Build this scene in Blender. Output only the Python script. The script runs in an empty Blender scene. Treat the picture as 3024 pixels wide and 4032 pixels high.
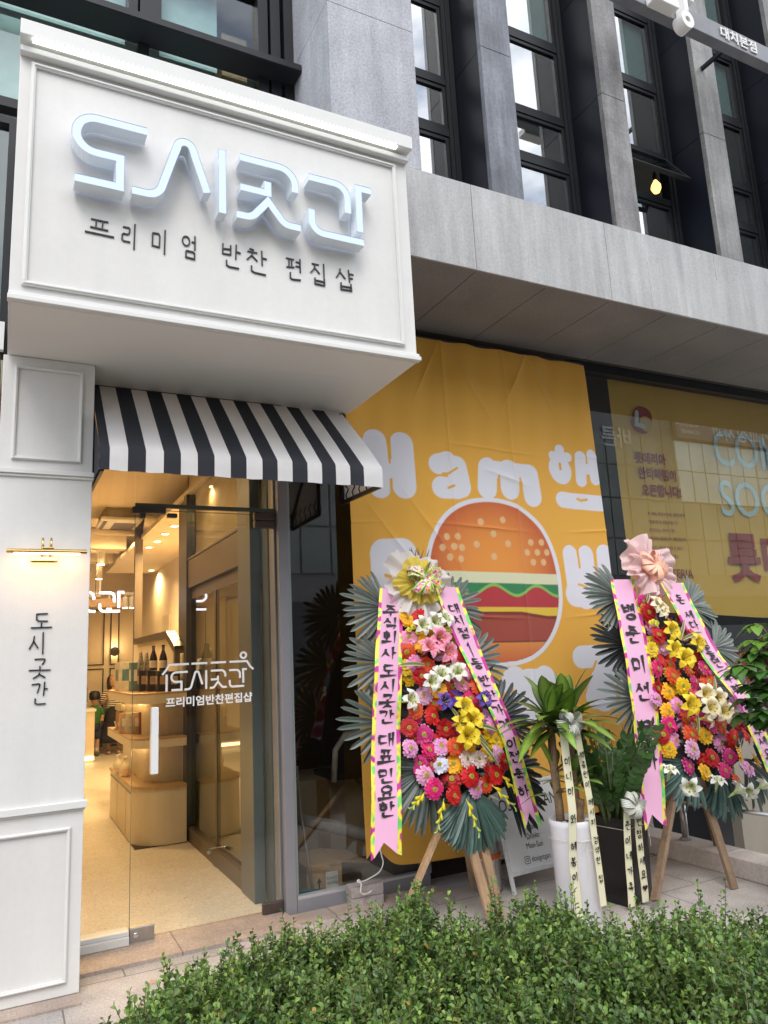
import bpy, bmesh, math, random
import numpy as np
from mathutils import Vector, Matrix, Euler

random.seed(7); rng = np.random.default_rng(11)
R = math.radians
scene = bpy.context.scene
COL = scene.collection

# ------------------------------------------------------------ camera
cam_d = bpy.data.cameras.new('camera'); cam = bpy.data.objects.new('camera', cam_d); COL.objects.link(cam)
def cam_rot(y, p, r):
    B = np.array([[1,0,0],[0,0,-1],[0,1,0]], float)
    cy, sy, cp, sp, cr, sr = math.cos(y), math.sin(y), math.cos(p), math.sin(p), math.cos(r), math.sin(r)
    return np.array([[cr,-sr,0],[sr,cr,0],[0,0,1]]) @ np.array([[1,0,0],[0,cp,sp],[0,-sp,cp]]) @ np.array([[cy,0,-sy],[0,1,0],[sy,0,cy]]) @ B
_M = cam_rot(R(27.1914548), R(10.77308661), R(-2.8195312))
_mw = Matrix.Identity(4)
for _i in range(3):
    _mw[_i][0] = _M[0][_i]; _mw[_i][1] = -_M[1][_i]; _mw[_i][2] = -_M[2][_i]
_mw.translation = (0, 0, 1.5)
cam.matrix_world = _mw
cam_d.sensor_fit = 'HORIZONTAL'; cam_d.sensor_width = 36.0; cam_d.lens = 2922.62/3024*36
cam_d.clip_start = 0.05; cam_d.clip_end = 500
scene.camera = cam

# ------------------------------------------------------------ world, sun, exposure
SUN_EL, SUN_AZ = R(52), R(205)          # high, behind the camera, veiled by cloud
w = bpy.data.worlds.new('World'); scene.world = w; w.use_nodes = True
nt = w.node_tree; nt.nodes.clear()
n_out = nt.nodes.new('ShaderNodeOutputWorld'); n_bg = nt.nodes.new('ShaderNodeBackground'); n_bg.inputs[1].default_value = 0.14
n_sky = nt.nodes.new('ShaderNodeTexSky'); n_sky.sky_type = 'NISHITA'; n_sky.sun_disc = False
n_sky.sun_elevation = SUN_EL; n_sky.sun_rotation = SUN_AZ; n_sky.air_density = 1.2; n_sky.dust_density = 1.5
n_tc = nt.nodes.new('ShaderNodeTexCoord'); n_mp = nt.nodes.new('ShaderNodeMapping'); n_mp.inputs['Scale'].default_value = (1, 1, 2.2)
n_no = nt.nodes.new('ShaderNodeTexNoise'); n_no.inputs['Scale'].default_value = 3.2; n_no.inputs['Detail'].default_value = 7; n_no.inputs['Roughness'].default_value = .55
n_cr = nt.nodes.new('ShaderNodeValToRGB'); n_cr.color_ramp.elements[0].position = .37; n_cr.color_ramp.elements[1].position = .54
n_mx = nt.nodes.new('ShaderNodeMix'); n_mx.data_type = 'RGBA'; n_mx.inputs[7].default_value = (11.5, 11.6, 12.0, 1)
nt.links.new(n_tc.outputs['Generated'], n_mp.inputs[0]); nt.links.new(n_mp.outputs[0], n_no.inputs['Vector'])
nt.links.new(n_no.outputs['Fac'], n_cr.inputs[0]); nt.links.new(n_cr.outputs[0], n_mx.inputs[0])
nt.links.new(n_sky.outputs[0], n_mx.inputs[6]); nt.links.new(n_mx.outputs[2], n_bg.inputs[0]); nt.links.new(n_bg.outputs[0], n_out.inputs[0])
sl = bpy.data.lights.new('sun', 'SUN'); sl.energy = 1.0; sl.angle = R(25); sl.color = (1, .965, .92)
sun = bpy.data.objects.new('sun', sl); COL.objects.link(sun)
_sd = Vector((math.sin(SUN_AZ)*math.cos(SUN_EL), math.cos(SUN_AZ)*math.cos(SUN_EL), math.sin(SUN_EL)))
sun.rotation_euler = _sd.to_track_quat('Z', 'Y').to_euler()
scene.view_settings.view_transform = 'Standard'; scene.view_settings.look = 'None'
scene.view_settings.exposure = 0.70; scene.view_settings.gamma = 1
scene.cycles.use_denoising = True
scene.cycles.max_bounces = 8; scene.cycles.transparent_max_bounces = 24
scene.cycles.sample_clamp_indirect = 6.0; scene.cycles.caustics_reflective = False; scene.cycles.caustics_refractive = False

# ------------------------------------------------------------ materials
MATS = {}
def srgb(h):
    h = h.lstrip('#'); c = [int(h[i:i+2], 16)/255 for i in (0, 2, 4)]
    return tuple(((x+.055)/1.055)**2.4 if x > .04045 else x/12.92 for x in c)
def mat(name, col=(.5,.5,.5), rough=.5, metal=0.0, var=None, bump=None, streak=None, attr=False, emit=None, spec=.5, coat=0, trans=0, sheen=0):
    """var=(scale, amount) colour mottling; bump=(scale, strength); streak=(scale, amount) vertical stains"""
    if name in MATS: return MATS[name]
    m = bpy.data.materials.new(name); m.use_nodes = True; t = m.node_tree; b = t.nodes['Principled BSDF']
    b.inputs['Roughness'].default_value = rough; b.inputs['Metallic'].default_value = metal
    b.inputs['Specular IOR Level'].default_value = spec; b.inputs['Coat Weight'].default_value = coat
    if sheen: b.inputs['Sheen Weight'].default_value = sheen
    L = t.links.new
    tc = t.nodes.new('ShaderNodeTexCoord')
    src = None
    if attr:
        a = t.nodes.new('ShaderNodeAttribute'); a.attribute_name = 'Col'; src = a.outputs['Color']
    else:
        c = t.nodes.new('ShaderNodeRGB'); c.outputs[0].default_value = (*col, 1); src = c.outputs[0]
    def modulate(src, fac, amount):
        mr = t.nodes.new('ShaderNodeMapRange'); mr.inputs[1].default_value = .25; mr.inputs[2].default_value = .75
        mr.inputs[3].default_value = 1-amount; mr.inputs[4].default_value = 1+amount; L(fac, mr.inputs[0])
        vm = t.nodes.new('ShaderNodeVectorMath'); vm.operation = 'SCALE'; L(src, vm.inputs[0]); L(mr.outputs[0], vm.inputs['Scale']); return vm.outputs[0]
    if var:
        vs = var if isinstance(var[0], tuple) else (var,)
        for sc, am in vs:
            n = t.nodes.new('ShaderNodeTexNoise'); n.inputs['Scale'].default_value = sc; n.inputs['Detail'].default_value = 4
            L(tc.outputs['Object'], n.inputs['Vector']); src = modulate(src, n.outputs['Fac'], am)
    if streak:
        mp = t.nodes.new('ShaderNodeMapping'); mp.inputs['Scale'].default_value = (streak[0], streak[0], streak[0]*.09)
        n = t.nodes.new('ShaderNodeTexNoise'); n.inputs['Scale'].default_value = 1; n.inputs['Detail'].default_value = 6; n.inputs['Roughness'].default_value = .65
        L(tc.outputs['Object'], mp.inputs[0]); L(mp.outputs[0], n.inputs['Vector']); src = modulate(src, n.outputs['Fac'], streak[1])
    L(src, b.inputs['Base Color'])
    if bump:
        n = t.nodes.new('ShaderNodeTexNoise'); n.inputs['Scale'].default_value = bump[0]; n.inputs['Detail'].default_value = 5
        L(tc.outputs['Object'], n.inputs['Vector'])
        bp = t.nodes.new('ShaderNodeBump'); bp.inputs['Strength'].default_value = bump[1]; bp.inputs['Distance'].default_value = .01
        L(n.outputs['Fac'], bp.inputs['Height']); L(bp.outputs[0], b.inputs['Normal'])
    if emit:
        b.inputs['Emission Color'].default_value = (*emit[0], 1); b.inputs['Emission Strength'].default_value = emit[1]
    if trans:
        tr = t.nodes.new('ShaderNodeBsdfTranslucent'); L(src, tr.inputs[0]); mx = t.nodes.new('ShaderNodeMixShader'); mx.inputs[0].default_value = trans
        L(b.outputs[0], mx.inputs[1]); L(tr.outputs[0], mx.inputs[2]); L(mx.outputs[0], t.nodes['Material Output'].inputs[0])
    MATS[name] = m; return m
def glass(name, tint, ior, rough=0.0):
    if name in MATS: return MATS[name]
    m = bpy.data.materials.new(name); m.use_nodes = True; t = m.node_tree; t.nodes.clear(); L = t.links.new
    o = t.nodes.new('ShaderNodeOutputMaterial'); tr = t.nodes.new('ShaderNodeBsdfTransparent'); tr.inputs[0].default_value = (*tint, 1)
    g = t.nodes.new('ShaderNodeBsdfGlossy'); g.inputs['Roughness'].default_value = rough; g.inputs[0].default_value = (.95, .98, 1, 1)
    tc = t.nodes.new('ShaderNodeTexCoord'); n = t.nodes.new('ShaderNodeTexNoise'); n.inputs['Scale'].default_value = 1.3; n.inputs['Detail'].default_value = 0
    L(tc.outputs['Object'], n.inputs['Vector']); bp = t.nodes.new('ShaderNodeBump'); bp.inputs['Strength'].default_value = .02; bp.inputs['Distance'].default_value = .02
    L(n.outputs['Fac'], bp.inputs['Height']); L(bp.outputs[0], g.inputs['Normal'])
    f = t.nodes.new('ShaderNodeFresnel'); f.inputs[0].default_value = ior; mx = t.nodes.new('ShaderNodeMixShader')
    gm = t.nodes.new('ShaderNodeNewGeometry'); iv_ = t.nodes.new('ShaderNodeMath'); iv_.operation = 'SUBTRACT'; iv_.inputs[0].default_value = 1; L(gm.outputs['Backfacing'], iv_.inputs[1])
    mu = t.nodes.new('ShaderNodeMath'); mu.operation = 'MULTIPLY'; L(f.outputs[0], mu.inputs[0]); L(iv_.outputs[0], mu.inputs[1]); L(mu.outputs[0], mx.inputs[0]); L(tr.outputs[0], mx.inputs[1]); L(g.outputs[0], mx.inputs[2]); L(mx.outputs[0], o.inputs[0])
    MATS[name] = m; return m
def emis(name, col, s):
    return mat(name, (.8,.8,.8), .4, emit=(col, s))

# ------------------------------------------------------------ mesh helpers
def tag(o, label=None, cat=None, group=None, kind=None):
    if label: o['label'] = label
    if cat: o['category'] = cat
    if group: o['group'] = group
    if kind: o['kind'] = kind
    return o
def empty(name, loc=(0,0,0), label=None, cat=None, group=None, rot=(0,0,0)):
    o = bpy.data.objects.new(name, None); COL.objects.link(o); o.location = loc; o.rotation_euler = rot; o.empty_display_size = .1
    return tag(o, label, cat, group)
class MB:
    def __init__(s): s.v = []; s.f = []; s.m = []; s.c = []
    def add(s, v, f, mi=0, c=None):
        k = len(s.v); s.v += [tuple(p) for p in v]; s.f += [tuple(i+k for i in q) for q in f]; s.m += [mi]*len(f)
        s.c += [c or (1,1,1)]*len(v); return s
    def box(s, x0, x1, y0, y1, z0, z1, mi=0, c=None):
        v = [(x,y,z) for z in (z0,z1) for y in (y0,y1) for x in (x0,x1)]
        return s.add(v, [(0,2,3,1),(4,5,7,6),(0,1,5,4),(2,6,7,3),(0,4,6,2),(1,3,7,5)], mi, c)
    def obox(s, cen, ax, ay, az, mi=0, c=None):
        cen, ax, ay, az = map(Vector, (cen, ax, ay, az))
        v = [cen+i*ax+j*ay+k*az for k in (-1,1) for j in (-1,1) for i in (-1,1)]
        return s.add(v, [(0,2,3,1),(4,5,7,6),(0,1,5,4),(2,6,7,3),(0,4,6,2),(1,3,7,5)], mi, c)
    def bar(s, a, b, wx, wy, mi=0, c=None):
        a, b = Vector(a), Vector(b); d = (b-a).normalized(); up = Vector((0,0,1)) if abs(d.z) < .95 else Vector((0,1,0))
        x = d.cross(up).normalized(); y = x.cross(d)
        return s.obox((a+b)/2, x*wx/2, y*wy/2, (b-a)/2, mi, c)
    def tube(s, pts, r, seg=8, mi=0, c=None, cap=True):
        pts = [Vector(p) for p in pts]; n = len(pts); rr = r if isinstance(r, (list, tuple)) else [r]*n
        v = []; f = []; px = None
        for i, p in enumerate(pts):
            d = (pts[min(i+1,n-1)]-pts[max(i-1,0)]).normalized()
            if px is None:
                up = Vector((0,0,1)) if abs(d.z) < .9 else Vector((1,0,0)); px = d.cross(up).normalized()
            else: px = (px-d*px.dot(d)).normalized()
            py = d.cross(px)
            for k in range(seg):
                a = 2*math.pi*k/seg; v.append(p+(px*math.cos(a)+py*math.sin(a))*rr[i])
        for i in range(n-1):
            for k in range(seg): f.append((i*seg+k, i*seg+(k+1)%seg, (i+1)*seg+(k+1)%seg, (i+1)*seg+k))
        if cap: f.append(tuple(range(seg-1,-1,-1))); f.append(tuple((n-1)*seg+k for k in range(seg)))
        return s.add(v, f, mi, c)
    def lathe(s, prof, cen=(0,0,0), seg=24, mi=0, c=None, sx=1, sy=1):
        v = []; f = []; n = len(prof)
        for r, z in prof:
            for k in range(seg):
                a = 2*math.pi*k/seg; v.append((cen[0]+r*sx*math.cos(a), cen[1]+r*sy*math.sin(a), cen[2]+z))
        for i in range(n-1):
            for k in range(seg): f.append((i*seg+k, i*seg+(k+1)%seg, (i+1)*seg+(k+1)%seg, (i+1)*seg+k))
        f.append(tuple(range(seg-1,-1,-1))); f.append(tuple((n-1)*seg+k for k in range(seg)))
        return s.add(v, f, mi, c)
    def prism(s, poly, fr, n0, n1, mi=0, c=None):
        k = len(poly); v = [fr(u, q, n0) for u, q in poly]+[fr(u, q, n1) for u, q in poly]
        f = [tuple(range(k-1,-1,-1)), tuple(range(k, 2*k))]+[(i, (i+1)%k, k+(i+1)%k, k+i) for i in range(k)]
        return s.add(v, f, mi, c)
    def build(s, name, mats, parent=None, smooth=False, bevel=0, fix=True):
        if not isinstance(mats, (list, tuple)): mats = [mats]
        off = Vector((0,0,0))
        me = bpy.data.meshes.new(name)
        me.from_pydata(s.v, [], s.f)
        for m in mats: me.materials.append(m)
        if any(s.m): me.polygons.foreach_set('material_index', s.m)
        if any(q != (1,1,1) for q in s.c):
            at = me.color_attributes.new('Col', 'FLOAT_COLOR', 'POINT')
            at.data.foreach_set('color', np.concatenate([np.array(s.c, float), np.ones((len(s.c),1))], 1).ravel())
        if fix:
            b = bmesh.new(); b.from_mesh(me); bmesh.ops.recalc_face_normals(b, faces=b.faces); b.to_mesh(me); b.free()
        if smooth: me.polygons.foreach_set('use_smooth', [True]*len(me.polygons))
        o = bpy.data.objects.new(name, me); COL.objects.link(o)
        if bevel:
            bm_ = o.modifiers.new('bevel', 'BEVEL'); bm_.width = bevel; bm_.segments = 2; bm_.limit_method = 'ANGLE'
        if parent:
            o.parent = parent
        return o
WORLD_CHILD = []
def part(mb, name, mats, root, **k):
    """mesh given in world coordinates, hung under a root that may have its own place"""
    o = mb.build(name, mats, root, **k)
    r = root; m = Matrix.Identity(4); chain = []
    while r is not None: chain.append(r); r = r.parent
    for r in reversed(chain):
        m = m @ Matrix.LocRotScale(r.location, r.rotation_euler, r.scale)
    o.data.transform(m.inverted()); return o
def np_mesh(name, V, F, mats, cols=None, parent=None, smooth=False):
    """V (n,3); F (k,4) or (k,3) integer array"""
    me = bpy.data.meshes.new(name); k, q = F.shape
    me.vertices.add(len(V)); me.vertices.foreach_set('co', V.astype(np.float32).ravel())
    me.loops.add(k*q); me.loops.foreach_set('vertex_index', F.astype(np.int32).ravel())
    me.polygons.add(k); me.polygons.foreach_set('loop_start', np.arange(0, k*q, q, dtype=np.int32))
    me.update(calc_edges=True)
    if cols is not None:
        at = me.color_attributes.new('Col', 'FLOAT_COLOR', 'POINT'); at.data.foreach_set('color', np.concatenate([cols, np.ones((len(cols),1))], 1).astype(np.float32).ravel())
    for m in (mats if isinstance(mats, (list, tuple)) else [mats]): me.materials.append(m)
    if smooth: me.polygons.foreach_set('use_smooth', [True]*k)
    o = bpy.data.objects.new(name, me); COL.objects.link(o)
    if parent: o.parent = parent
    return o
def dup(root, loc=None, rot=None, label=None):
    def cp(o, par):
        c = o.copy(); COL.objects.link(c)
        if par: c.parent = par
        for ch in list(o.children): cp(ch, c)
        return c
    c = cp(root, None)
    if loc is not None: c.location = loc
    if rot is not None: c.rotation_euler = rot
    if label: c['label'] = label
    return c
def frame(o, U, V, N):
    o, U, V, N = map(Vector, (o, U, V, N))
    return lambda u, v, n=0.0: o+U*u+V*v+N*n
def wall_frame(x0, y, z0): return frame((x0, y, z0), (1,0,0), (0,0,1), (0,-1,0))   # seen from the street
def fillet(pts, rad, seg=8):
    out = [pts[0]]
    for i in range(1, len(pts)-1):
        r = rad[i-1] if isinstance(rad, (list, tuple)) else rad
        p0, p1, p2 = (Vector(p) for p in pts[i-1:i+2])
        if not r: out.append(tuple(p1)); continue
        a = (p0-p1).normalized(); b = (p2-p1).normalized(); ang = math.acos(max(-1, min(1, a.dot(b)))); d = r/math.tan(ang/2)
        c = p1+(a+b).normalized()*(r/math.sin(ang/2)); s = p1+a*d; e = p1+b*d
        a0 = math.atan2(s.y-c.y, s.x-c.x); a1 = math.atan2(e.y-c.y, e.x-c.x); da = (a1-a0+math.pi) % (2*math.pi)-math.pi
        for k in range(seg+1): t = a0+da*k/seg; out.append((c.x+r*math.cos(t), c.y+r*math.sin(t)))
    out.append(pts[-1]); return out
def miter(pts, hw):
    n = len(pts); L = []; Rr = []
    for i in range(n):
        p = Vector(pts[i]); a = (p-Vector(pts[i-1])).normalized() if i else None; b = (Vector(pts[i+1])-p).normalized() if i < n-1 else None
        if a is None: a = b
        if b is None: b = a
        nrm = Vector((-(a+b).y, (a+b).x)).normalized(); k = hw/max(.35, nrm.dot(Vector((-a.y, a.x))))
        L.append(p+nrm*k); Rr.append(p-nrm*k)
    return L, Rr
def channel(face, side, pts, hw, fr, n0, n1):
    """one channel-letter stroke: lit face (front) and its metal return"""
    L, Q = miter(pts, hw); n = len(pts)
    v = [fr(*p, n1) for p in L]+[fr(*p, n1) for p in Q]
    face.add(v, [(i, i+1, n+i+1, n+i) for i in range(n-1)])
    L2, Q2 = miter(pts, hw+.0022)
    for A in (L2, Q2):
        side.add([fr(*p, n0) for p in A]+[fr(*p, n1+.002) for p in A], [(i, i+1, n+i+1, n+i) for i in range(n-1)])
    for i in (0, n-1):
        side.add([fr(*L2[i], n0), fr(*Q2[i], n0), fr(*Q2[i], n1+.002), fr(*L2[i], n1+.002)], [(0,1,2,3)])

# ------------------------------------------------------------ lettering: Hangul written as strokes
C_J = ['g','gg','n','d','dd','r','m','b','bb','s','ss','o','j','jj','c','k','t','p','h']
V_J = ['a','ae','ya','yae','eo','e','yeo','ye','o','wa','wae','oe','yo','u','wo','we','wi','yu','eu','ui','i']
F_J = ['','g','gg','gs','n','nj','nh','d','r','rg','rm','rb','rs','rt','rp','rh','m','b','bs','s','ss','o','j','c','k','t','p','h']
def ring(cx, cy, rx, ry, n=14): return [(cx+rx*math.sin(2*math.pi*k/n), cy+ry*math.cos(2*math.pi*k/n)) for k in range(n+1)]
CONS = {
 'g': [[(.08,.9),(.9,.9),(.84,.45),(.68,.05)]], 'n': [[(.12,.92),(.12,.12),(.95,.14)]],
 'd': [[(.1,.9),(.92,.9)],[(.12,.9),(.12,.1),(.95,.12)]], 'r': [[(.1,.93),(.88,.93),(.88,.52),(.12,.5),(.12,.06),(.95,.08)]],
 'm': [[(.12,.9),(.12,.08)],[(.12,.9),(.9,.9),(.9,.08)],[(.12,.1),(.9,.1)]], 'b': [[(.13,.98),(.13,.06)],[(.88,.98),(.88,.06)],[(.13,.55),(.88,.55)],[(.13,.08),(.88,.08)]],
 's': [[(.52,.98),(.46,.6),(.05,.06)],[(.48,.62),(.95,.1)]], 'o': [ring(.5,.48,.42,.42)],
 'j': [[(.1,.9),(.9,.9)],[(.52,.9),(.44,.55),(.04,.04)],[(.48,.55),(.95,.06)]], 'c': [[(.34,1.04),(.66,.96)],[(.08,.76),(.92,.76)],[(.52,.76),(.44,.46),(.04,.02)],[(.48,.48),(.95,.04)]],
 'k': [[(.08,.9),(.9,.9),(.84,.45),(.66,.04)],[(.1,.5),(.86,.52)]], 't': [[(.1,.93),(.9,.93)],[(.12,.93),(.12,.08),(.95,.1)],[(.12,.5),(.88,.5)]],
 'p': [[(.06,.9),(.94,.9)],[(.32,.86),(.34,.14)],[(.7,.86),(.66,.14)],[(.02,.1),(.98,.12)]], 'h': [[(.36,1.04),(.64,.98)],[(.08,.78),(.92,.78)],ring(.5,.3,.33,.28)],
}
def jamo(j):
    if j in CONS: return CONS[j]
    a, b = {'gg':'gg','dd':'dd','bb':'bb','ss':'ss','jj':'jj','gs':'gs','nj':'nj','nh':'nh','rg':'rg','rm':'rm','rb':'rb','rs':'rs','rt':'rt','rp':'rp','rh':'rh','bs':'bs'}[j]
    return [[(x*.5, y) for x, y in s] for s in CONS[a]]+[[(.5+x*.5, y) for x, y in s] for s in CONS[b]]
VV = {'a': [[(.35,1),(.35,0)],[(.35,.52),(.9,.5)]], 'ya': [[(.35,1),(.35,0)],[(.35,.66),(.9,.65)],[(.35,.38),(.9,.37)]],
 'eo': [[(.7,1),(.7,0)],[(.05,.55),(.7,.55)]], 'yeo': [[(.7,1),(.7,0)],[(.05,.68),(.7,.68)],[(.05,.4),(.7,.4)]],
 'i': [[(.5,1),(.5,0)]], 'ae': [[(.2,.96),(.2,.03)],[(.2,.52),(.72,.52)],[(.72,1),(.72,0)]], 'e': [[(.48,.96),(.48,.03)],[(.0,.55),(.48,.55)],[(.85,1),(.85,0)]],
 'ye': [[(.48,.96),(.48,.03)],[(.0,.66),(.48,.66)],[(.0,.42),(.48,.42)],[(.85,1),(.85,0)]], 'yae': [[(.2,.96),(.2,.03)],[(.2,.64),(.72,.64)],[(.2,.4),(.72,.4)],[(.72,1),(.72,0)]]}
HV = {'o': [[(.5,1),(.5,.2)],[(0,.15),(1,.18)]], 'yo': [[(.32,1),(.32,.2)],[(.68,1),(.68,.2)],[(0,.15),(1,.18)]],
 'u': [[(0,.82),(1,.85)],[(.5,.82),(.5,0)]], 'yu': [[(0,.82),(1,.85)],[(.33,.82),(.3,0)],[(.67,.82),(.7,0)]], 'eu': [[(0,.5),(1,.52)]]}
CMP = {'wa':('o','a'),'wae':('o','ae'),'oe':('o','i'),'wo':('u','eo'),'we':('u','e'),'wi':('u','i'),'ui':('eu','i')}
def put(strokes, x0, x1, y0, y1): return [[(x0+(x1-x0)*x, y0+(y1-y0)*y) for x, y in s] for s in strokes]
def hangul(ch):
    k = ord(ch)-0xAC00; c = C_J[k//588]; v = V_J[(k % 588)//28]; f = F_J[k % 28]; out = []
    if v in VV:
        if f: out += put(jamo(c), .04,.56,.5,.97)+put(VV[v], .6,.98,.4,1)+put(jamo(f), .2,.9,.0,.34)
        else: out += put(jamo(c), .02,.56,.2,.85)+put(VV[v], .6,1.0,0,1)
    elif v in HV:
        if f: out += put(jamo(c), .2,.8,.66,1.0)+put(HV[v], .0,1,.38,.62)+put(jamo(f), .2,.82,.0,.32)
        else:
            lo = v in ('u','yu'); out += put(jamo(c), .17,.83,.52 if lo else .46,1.0)+put(HV[v], 0,1,.0 if lo else .05,.48 if lo else .42)
    else:
        h, r = CMP[v]
        if f: out += put(jamo(c), .06,.54,.66,1.0)+put(HV[h], .0,.6,.38,.6)+put(VV[r], .62,1,.34,1)+put(jamo(f), .2,.9,.0,.3)
        else: out += put(jamo(c), .06,.54,.5,.95)+put(HV[h], .0,.62,.08,.46)+put(VV[r], .62,1,0,1)
    return out
def smooth_path(p, n=1):
    for _ in range(n):
        if len(p) < 3: break
        q = [p[0]]
        for i in range(len(p)-1):
            a, b = Vector(p[i]), Vector(p[i+1])
            if i > 0: q.append(tuple(a.lerp(b, .2)))
            if i < len(p)-2: q.append(tuple(a.lerp(b, .8)))
        q.append(p[-1]); p = q
    return p
def pen(mb, pts, w, fr, n, mi=0, brush=0.0, thick=0.0015, c=None):
    """a flat pen or brush stroke of width w along pts, laid on the surface fr at height n"""
    P = [Vector(p) for p in pts]; Ls = [0]
    for a, b in zip(P, P[1:]): Ls.append(Ls[-1]+(b-a).length)
    tot = Ls[-1] or 1; d0 = (P[1]-P[0]).normalized(); d1 = (P[-1]-P[-2]).normalized()
    def hw(i):
        t = Ls[i]/tot
        return w/2*(1+brush*(.55*math.exp(-t*7)-.1-.62*max(0, t-.55)/.45))
    L, Q = miter([tuple(p) for p in P], 1.0)
    LL = [P[i]+(L[i]-P[i])*hw(i) for i in range(len(P))]; QQ = [P[i]+(Q[i]-P[i])*hw(i) for i in range(len(P))]
    k = .35 if brush else .9
    nose = P[0]-d0*hw(0)*k+(Vector((-d0.y, d0.x))*hw(0)*.6 if brush else Vector((0,0))); tail = P[-1]+d1*hw(len(P)-1)*(1.2 if brush else .9)
    m = 0.62
    A = [nose]+([] if brush else [P[0]-d0*hw(0)*.6+(LL[0]-P[0])*.75])+LL+([] if brush else [P[-1]+d1*hw(-1)*.6+(LL[-1]-P[-1])*.75])+[tail]
    B = [nose]+([] if brush else [P[0]-d0*hw(0)*.6+(QQ[0]-P[0])*.75])+QQ+([] if brush else [P[-1]+d1*hw(-1)*.6+(QQ[-1]-P[-1])*.75])+[tail]
    q = len(A); v = [fr(a.x, a.y, n) for a in A]+[fr(b.x, b.y, n) for b in B]
    mb.add(v, [(i, i+1, q+i+1, q+i) if 0 < i < q-2 else ((i, i+1, q+i+1) if i == 0 else (i, i+1, q+i)) for i in range(q-1)], mi, c)
def write(mb, text, fr, size, w, n=.001, brush=0.0, step=None, vertical=False, aspect=.9, jitter=0.0, mi=0):
    """Hangul text in strokes; origin = top-left of the first character box"""
    x = y = 0.0; k = 0
    for ch in text:
        if ch == ' ':
            if vertical: y -= (step or size*1.1)*.55
            else: x += (step or size)*.55
            continue
        for s in hangul(ch):
            j = jitter*size; q = [(x+px*size*aspect+random.uniform(-j, j), y-size+py*size+random.uniform(-j, j)) for px, py in s] if len(s) < 10 else [(x+px*size*aspect, y-size+py*size) for px, py in s]
            pen(mb, smooth_path(q, 1), w, fr, n+.00012*(k % 9), mi, brush if len(s) < 10 else brush*.35); k += 1
        if vertical: y -= step or size*1.1
        else: x += step or size
def font_mesh(text, size, align='CENTER', extrude=0.0, offset=0.0, spacing=1.0):
    c = bpy.data.curves.new('lettering', 'FONT'); c.body = text; c.size = size; c.align_x = align; c.extrude = extrude; c.offset = offset; c.space_character = spacing; c.resolution_u = 3
    o = bpy.data.objects.new('lettering', c); COL.objects.link(o)
    dg = bpy.context.evaluated_depsgraph_get(); me = bpy.data.meshes.new_from_object(o.evaluated_get(dg)); bpy.data.objects.remove(o); bpy.data.curves.remove(c)
    return me
def font_on(mb, text, fr, u, v, size, n=.002, align='CENTER', sx=1.0, mi=0, extrude=0.0, offset=0.0, spacing=1.0, lean=0.0):
    me = font_mesh(text, size, align, extrude, offset, spacing)
    mb.add([fr(u+p.co.x*sx+p.co.y*lean, v+p.co.y, n+p.co.z+extrude) for p in me.vertices], [tuple(p.vertices) for p in me.polygons], mi); bpy.data.meshes.remove(me)
# ============================================================ MATERIAL SET
granite = mat('granite', (.37,.38,.415), .7, var=((70,.26),(6,.10),(1,.12),(220,.2)), bump=(150,.2), streak=(9,.18))
granite_pale = mat('granite_pale', (.40,.40,.40), .72, var=((60,.11),(3,.07),(.8,.12),(200,.10)), bump=(120,.12), streak=(11,.22))
shaded_soffit_stone = mat('shaded_soffit_stone', (.20,.192,.188), .75, var=((60,.14),(2,.16),(200,.14)), bump=(120,.12))  # same stone as the beam, darkened: the soffit's shade is in the colour
patina = mat('patina_stone', (.185,.188,.198), .5, var=((4,.35),(40,.2),(1.3,.35)), streak=(14,.5), bump=(60,.1))
black_metal = mat('black_metal', (.014,.015,.018), .42, var=(3,.25), spec=.3)
reveal_m = mat('reveal_panel', (.006,.008,.014), .5, var=(2,.35), spec=.22)
brown_metal = mat('brown_metal', (.10,.085,.075), .45, var=(4,.15))
grey_frame = mat('grey_frame', (.27,.265,.29), .42, metal=.25, var=(6,.06))
white_paint = mat('white_paint', (.66,.65,.63), .45, var=((2.5,.035),(.9,.04),(30,.02)), bump=(90,.06), streak=(7,.035))
white_trim = mat('white_trim', (.68,.68,.66), .4, var=(12,.02))
pane_up = glass('pane_upstairs', (.70,.78,.78), 4.6)
pane_left = glass('pane_left', (.86,.93,.92), 1.9)
pane_door = glass('pane_door', (.95,.965,.945), 1.55)
pane_shop = glass('pane_shop', (.86,.87,.86), 1.9)
steel = mat('steel', (.45,.44,.43), .3, metal=.9, var=(25,.08))
dark_bronze = mat('dark_bronze', (.13,.105,.10), .35, metal=.8, var=(12,.15))
black_paint = mat('black_paint', (.012,.012,.016), .35)
ink = mat('ink', (.012,.011,.013), .6)

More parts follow.
